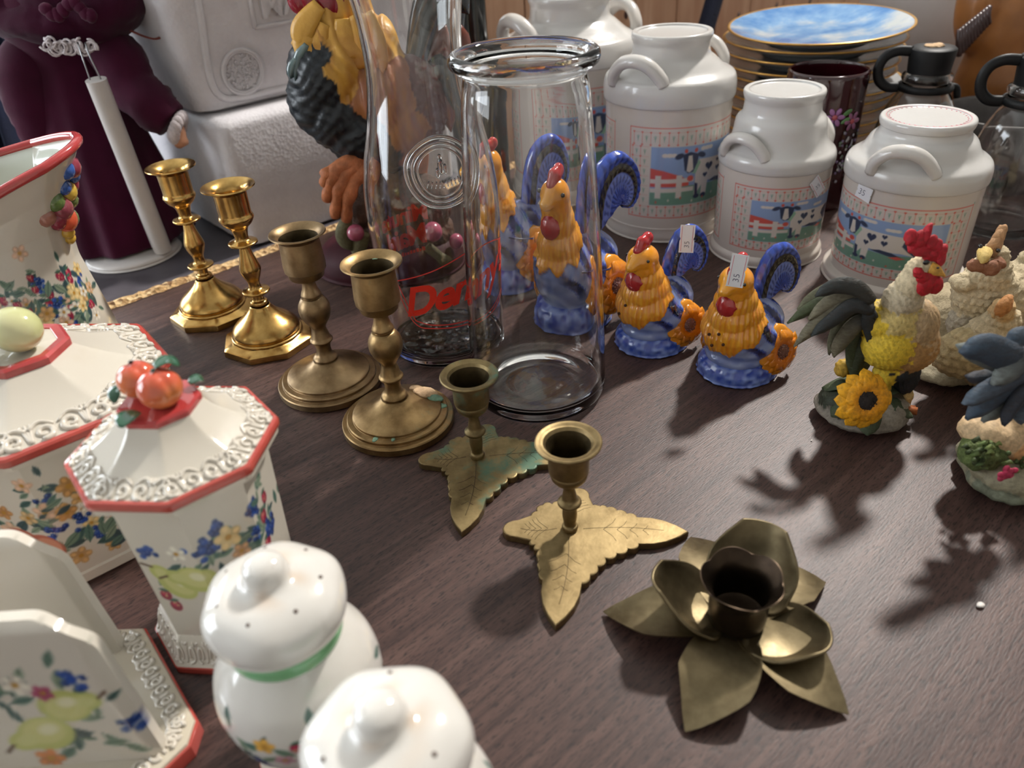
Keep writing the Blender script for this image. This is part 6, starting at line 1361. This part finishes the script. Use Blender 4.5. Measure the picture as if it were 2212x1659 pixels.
# ------------------------------------------------------------------ things at the back
vs_ = thing('white_vase', 'big plain white vase standing behind the plates', 'vase', (.690, 1.230, .0005))
mesh('body', *lathe(cr([(0, 0), (.085, 0), (.092, .004), (.105, .05), (.125, .11), (.132, .17), (.125, .23), (.10, .28), (.07, .31), (.062, .33), (.068, .345), (.060, .345), (.055, .33), (.062, .31), (.09, .28), (.115, .23), (.12, .17), (.10, .05), (.05, .01), (0, .01)], 3), 64), 'vase_white', vs_)
WO = np.array([.700, .985, .0005]); wb = thing('wooden_bird', 'brown wooden bird carving with a dark ribbed wing, behind the bottles', 'carving', tuple(WO))
def wp(x, y, Y): return at(x, y, Y) - WO
prims = [(wp(2170, 60, .985), (.040, .040, .090), (0, -6, 0), 0), (wp(2150, 170, .985), (.046, .045, .070), (0, 8, 0), 0), (wp(2140, 240, .985), (.050, .048, .060), (0, 0, 0), 0), (wp(2120, 0, .985), (.026, .030, .060), (0, 0, 0), 0), (np.array([-.01, 0, .03]), (.06, .055, .03), (0, 0, 0), 0)]
V, F, N, D = blob(prims, .004, 8); V[:, 2] = np.maximum(V[:, 2], 0); mesh('body', V, F, 'brown_wood', wb)
for k in range(11):
    x, y = 2137 - 6.4 * k, 14 + 5.0 * k; P = cr([wp(x, y, .9395), wp(x - 3, y + 20 + k, .934), wp(x - 1, y + 36 + 2 * k, .937)], 4); mesh('wing_rib', *tube(P, .0031, 8, 1.0), 'dark_wing', wb)
dk = thing('dark_basket', 'dark grey wicker dish on the table between the two bottles', 'basket', (.575, .860, .0005))
mesh('bowl', *lathe(cr([(0, 0), (.045, 0), (.052, .004), (.062, .040), (.068, .075), (.064, .077), (.058, .040), (.045, .010), (0, .008)], 3), 56), 'stone_grey', dk)
for k in range(24): a = 2 * PI * k / 24; mesh('wicker_rib', *tube([np.array([(.052 + .0165 * s) * math.cos(a), (.052 + .0165 * s) * math.sin(a), .005 + .07 * s]) for s in np.linspace(0, 1, 5)], .0018, 6), 'stone_grey', dk)
tg_ = thing('tan_figurine', 'tan carved figurine at the right edge behind the cream hens', 'figurine', (.560, .650, .0005))
prims = [((0, 0, .05), (.022, .022, .05), (0, 0, 0), (150, 116, 66)), ((-.012, -.004, .085), (.014, .012, .012), (0, 0, 0), (150, 116, 66)), ((-.014, -.004, .062), (.013, .012, .011), (0, 0, 0), (136, 104, 60)), ((-.012, -.004, .04), (.014, .012, .012), (0, 0, 0), (150, 116, 66)), ((0, 0, .11), (.016, .016, .02), (0, 0, 0), (160, 124, 72)), ((0, 0, .008), (.026, .026, .009), (0, 0, 0), (120, 90, 52))]
V, F, D = rocky(prims, .002, .0016, 120); V[:, 2] = np.maximum(V[:, 2], 0); mesh('body', V, F, 'resin', tg_, cols=pcols(D, prims, V))
bt = thing('dark_bottle', 'dark green-black bottle neck behind the glass carafes', 'bottle', (-.015, .960, .0005))
mesh('body', *lathe(cr([(0, 0), (.022, 0), (.025, .003), (.025, .09), (.024, .11), (.018, .145), (.0155, .17), (.0155, .25), (.0165, .255), (.0165, .27), (.013, .27), (.012, .20), (0, .195)], 3), 48), 'bottle_black', bt)
lp = thing('leaning_pole', 'dark blue-black pole leaning against the plank panel behind the tall milk can', 'pole', (.262, 1.120, .0005))
p0 = np.array([0, 0, .001]); p1 = at(1560, -60, 1.215) - np.array([.262, 1.120, .0005]); mesh('shaft', *tube([p0, p1], .0125, 20), 'navy_cloth', lp, sharp=50); mesh('end_cap', *tube([p0 + (p1 - p0) * .0, p0 + (p1 - p0) * .06], .0135, 20), 'black_plastic', lp, sharp=50)
# far table-top clutter between doll and foam boxes
wt_ = thing('wooden_paddle', 'pale wooden paddle leaning in the gap between doll and foam boxes', 'paddle', (-.560, 1.330, -.0035))
def wq(x, y, Y): return at(x, y, Y) - np.array([-.560, 1.330, -.0035])
prims = [(wq(328, 55, 1.33), (.030, .012, .040), (0, -8, 0), 0), (wq(325, 30, 1.33), (.026, .010, .020), (0, -8, 0), 0)]
V, F, N, D = blob(prims, .004, 6); mesh('blade', V, F, 'tan_wood', wt_); p = cr([wq(332, 80, 1.33), wq(340, 120, 1.33), wq(352, 165, 1.335), (0, .01, .003)], 4); mesh('grip', *tube(p, .012, 12), 'tan_wood', wt_)
st_ = thing('grey_dish', 'small dark grey dish on the charcoal table beside the pale paddle', 'dish', (-.52, 1.26, -.0035)); V, F = lathe(cr([(0, 0), (.03, 0), (.036, .004), (.046, .03), (.043, .031), (.033, .006), (0, .005)], 3), 40); mesh('bowl', V, F, 'stone_grey', st_)
wp2 = thing('white_tray', 'flat white tray lying on the charcoal table left of the foam boxes', 'tray', (-.53, 1.09, -.0035), TA); V, F = extrude(rrect(-.07, -.05, .05, .05, .012), 0, .012, .002); mesh('slab', V, F, 'vase_white', wp2, sharp=35); V, F = extrude(rrect(-.06, -.04, .04, .04, .01), .012, .016, .002); mesh('raised_centre', V, F, 'vase_white', wp2, sharp=35)
bk = thing('upright_book', 'pale upright book standing at the back of the charcoal table', 'book', (-.66, 1.42, -.0035), R(25)); mesh('cover', *box((-.02, -.08, 0), (.02, .08, .21)), 'vase_white', bk, smooth=False); mesh('pages', *box((-.016, -.082, .003), (.016, .078, .207)), 'lace', bk, smooth=False)
bk = thing('upright_book', 'dark grey upright book standing at the back of the charcoal table', 'book', (-.72, 1.38, -.0035), R(25)); mesh('cover', *box((-.016, -.08, 0), (.016, .08, .20)), 'stone_grey', bk, smooth=False); mesh('pages', *box((-.012, -.082, .003), (.012, .078, .197)), 'lace', bk, smooth=False)
nc = thing('navy_coat', 'dark navy cloth hanging at the left edge behind the doll', 'cloth', (-.66, 1.00, -.0035))
n_, m_ = 40, 30; V = np.array([(.13 * (i / (n_ - 1) - .5), .02 * math.sin(i * .55) + .03 * math.sin(j * .12), .34 * j / (m_ - 1)) for j in range(m_) for i in range(n_)]); F = [(j * n_ + i, j * n_ + i + 1, (j + 1) * n_ + i + 1, (j + 1) * n_ + i) for j in range(m_ - 1) for i in range(n_ - 1)]
o = mesh('folds', V, F, 'navy_cloth', nc); so = o.modifiers.new('thickness', 'SOLIDIFY'); so.thickness = .006
# crumbs on the table
for (x, y, s, lb) in ((2117, 1310, .0024, 'white paper crumb on the bare table at lower right'), (1753, 953, .0007, 'tiny white speck on the table beside the sunflower rooster')):
    p = tab(x, y); V, F = ell((0, 0, s * .45), (s, s * .7, s * .45), (0, 0, 20), 2); o = mesh('crumb', V + (vn(V, 900)[:, None] - .5) * s * .3, F, 'crumb', None, smooth=False); o.location = (p[0], p[1], .0003); tag(o, lb, 'crumb')
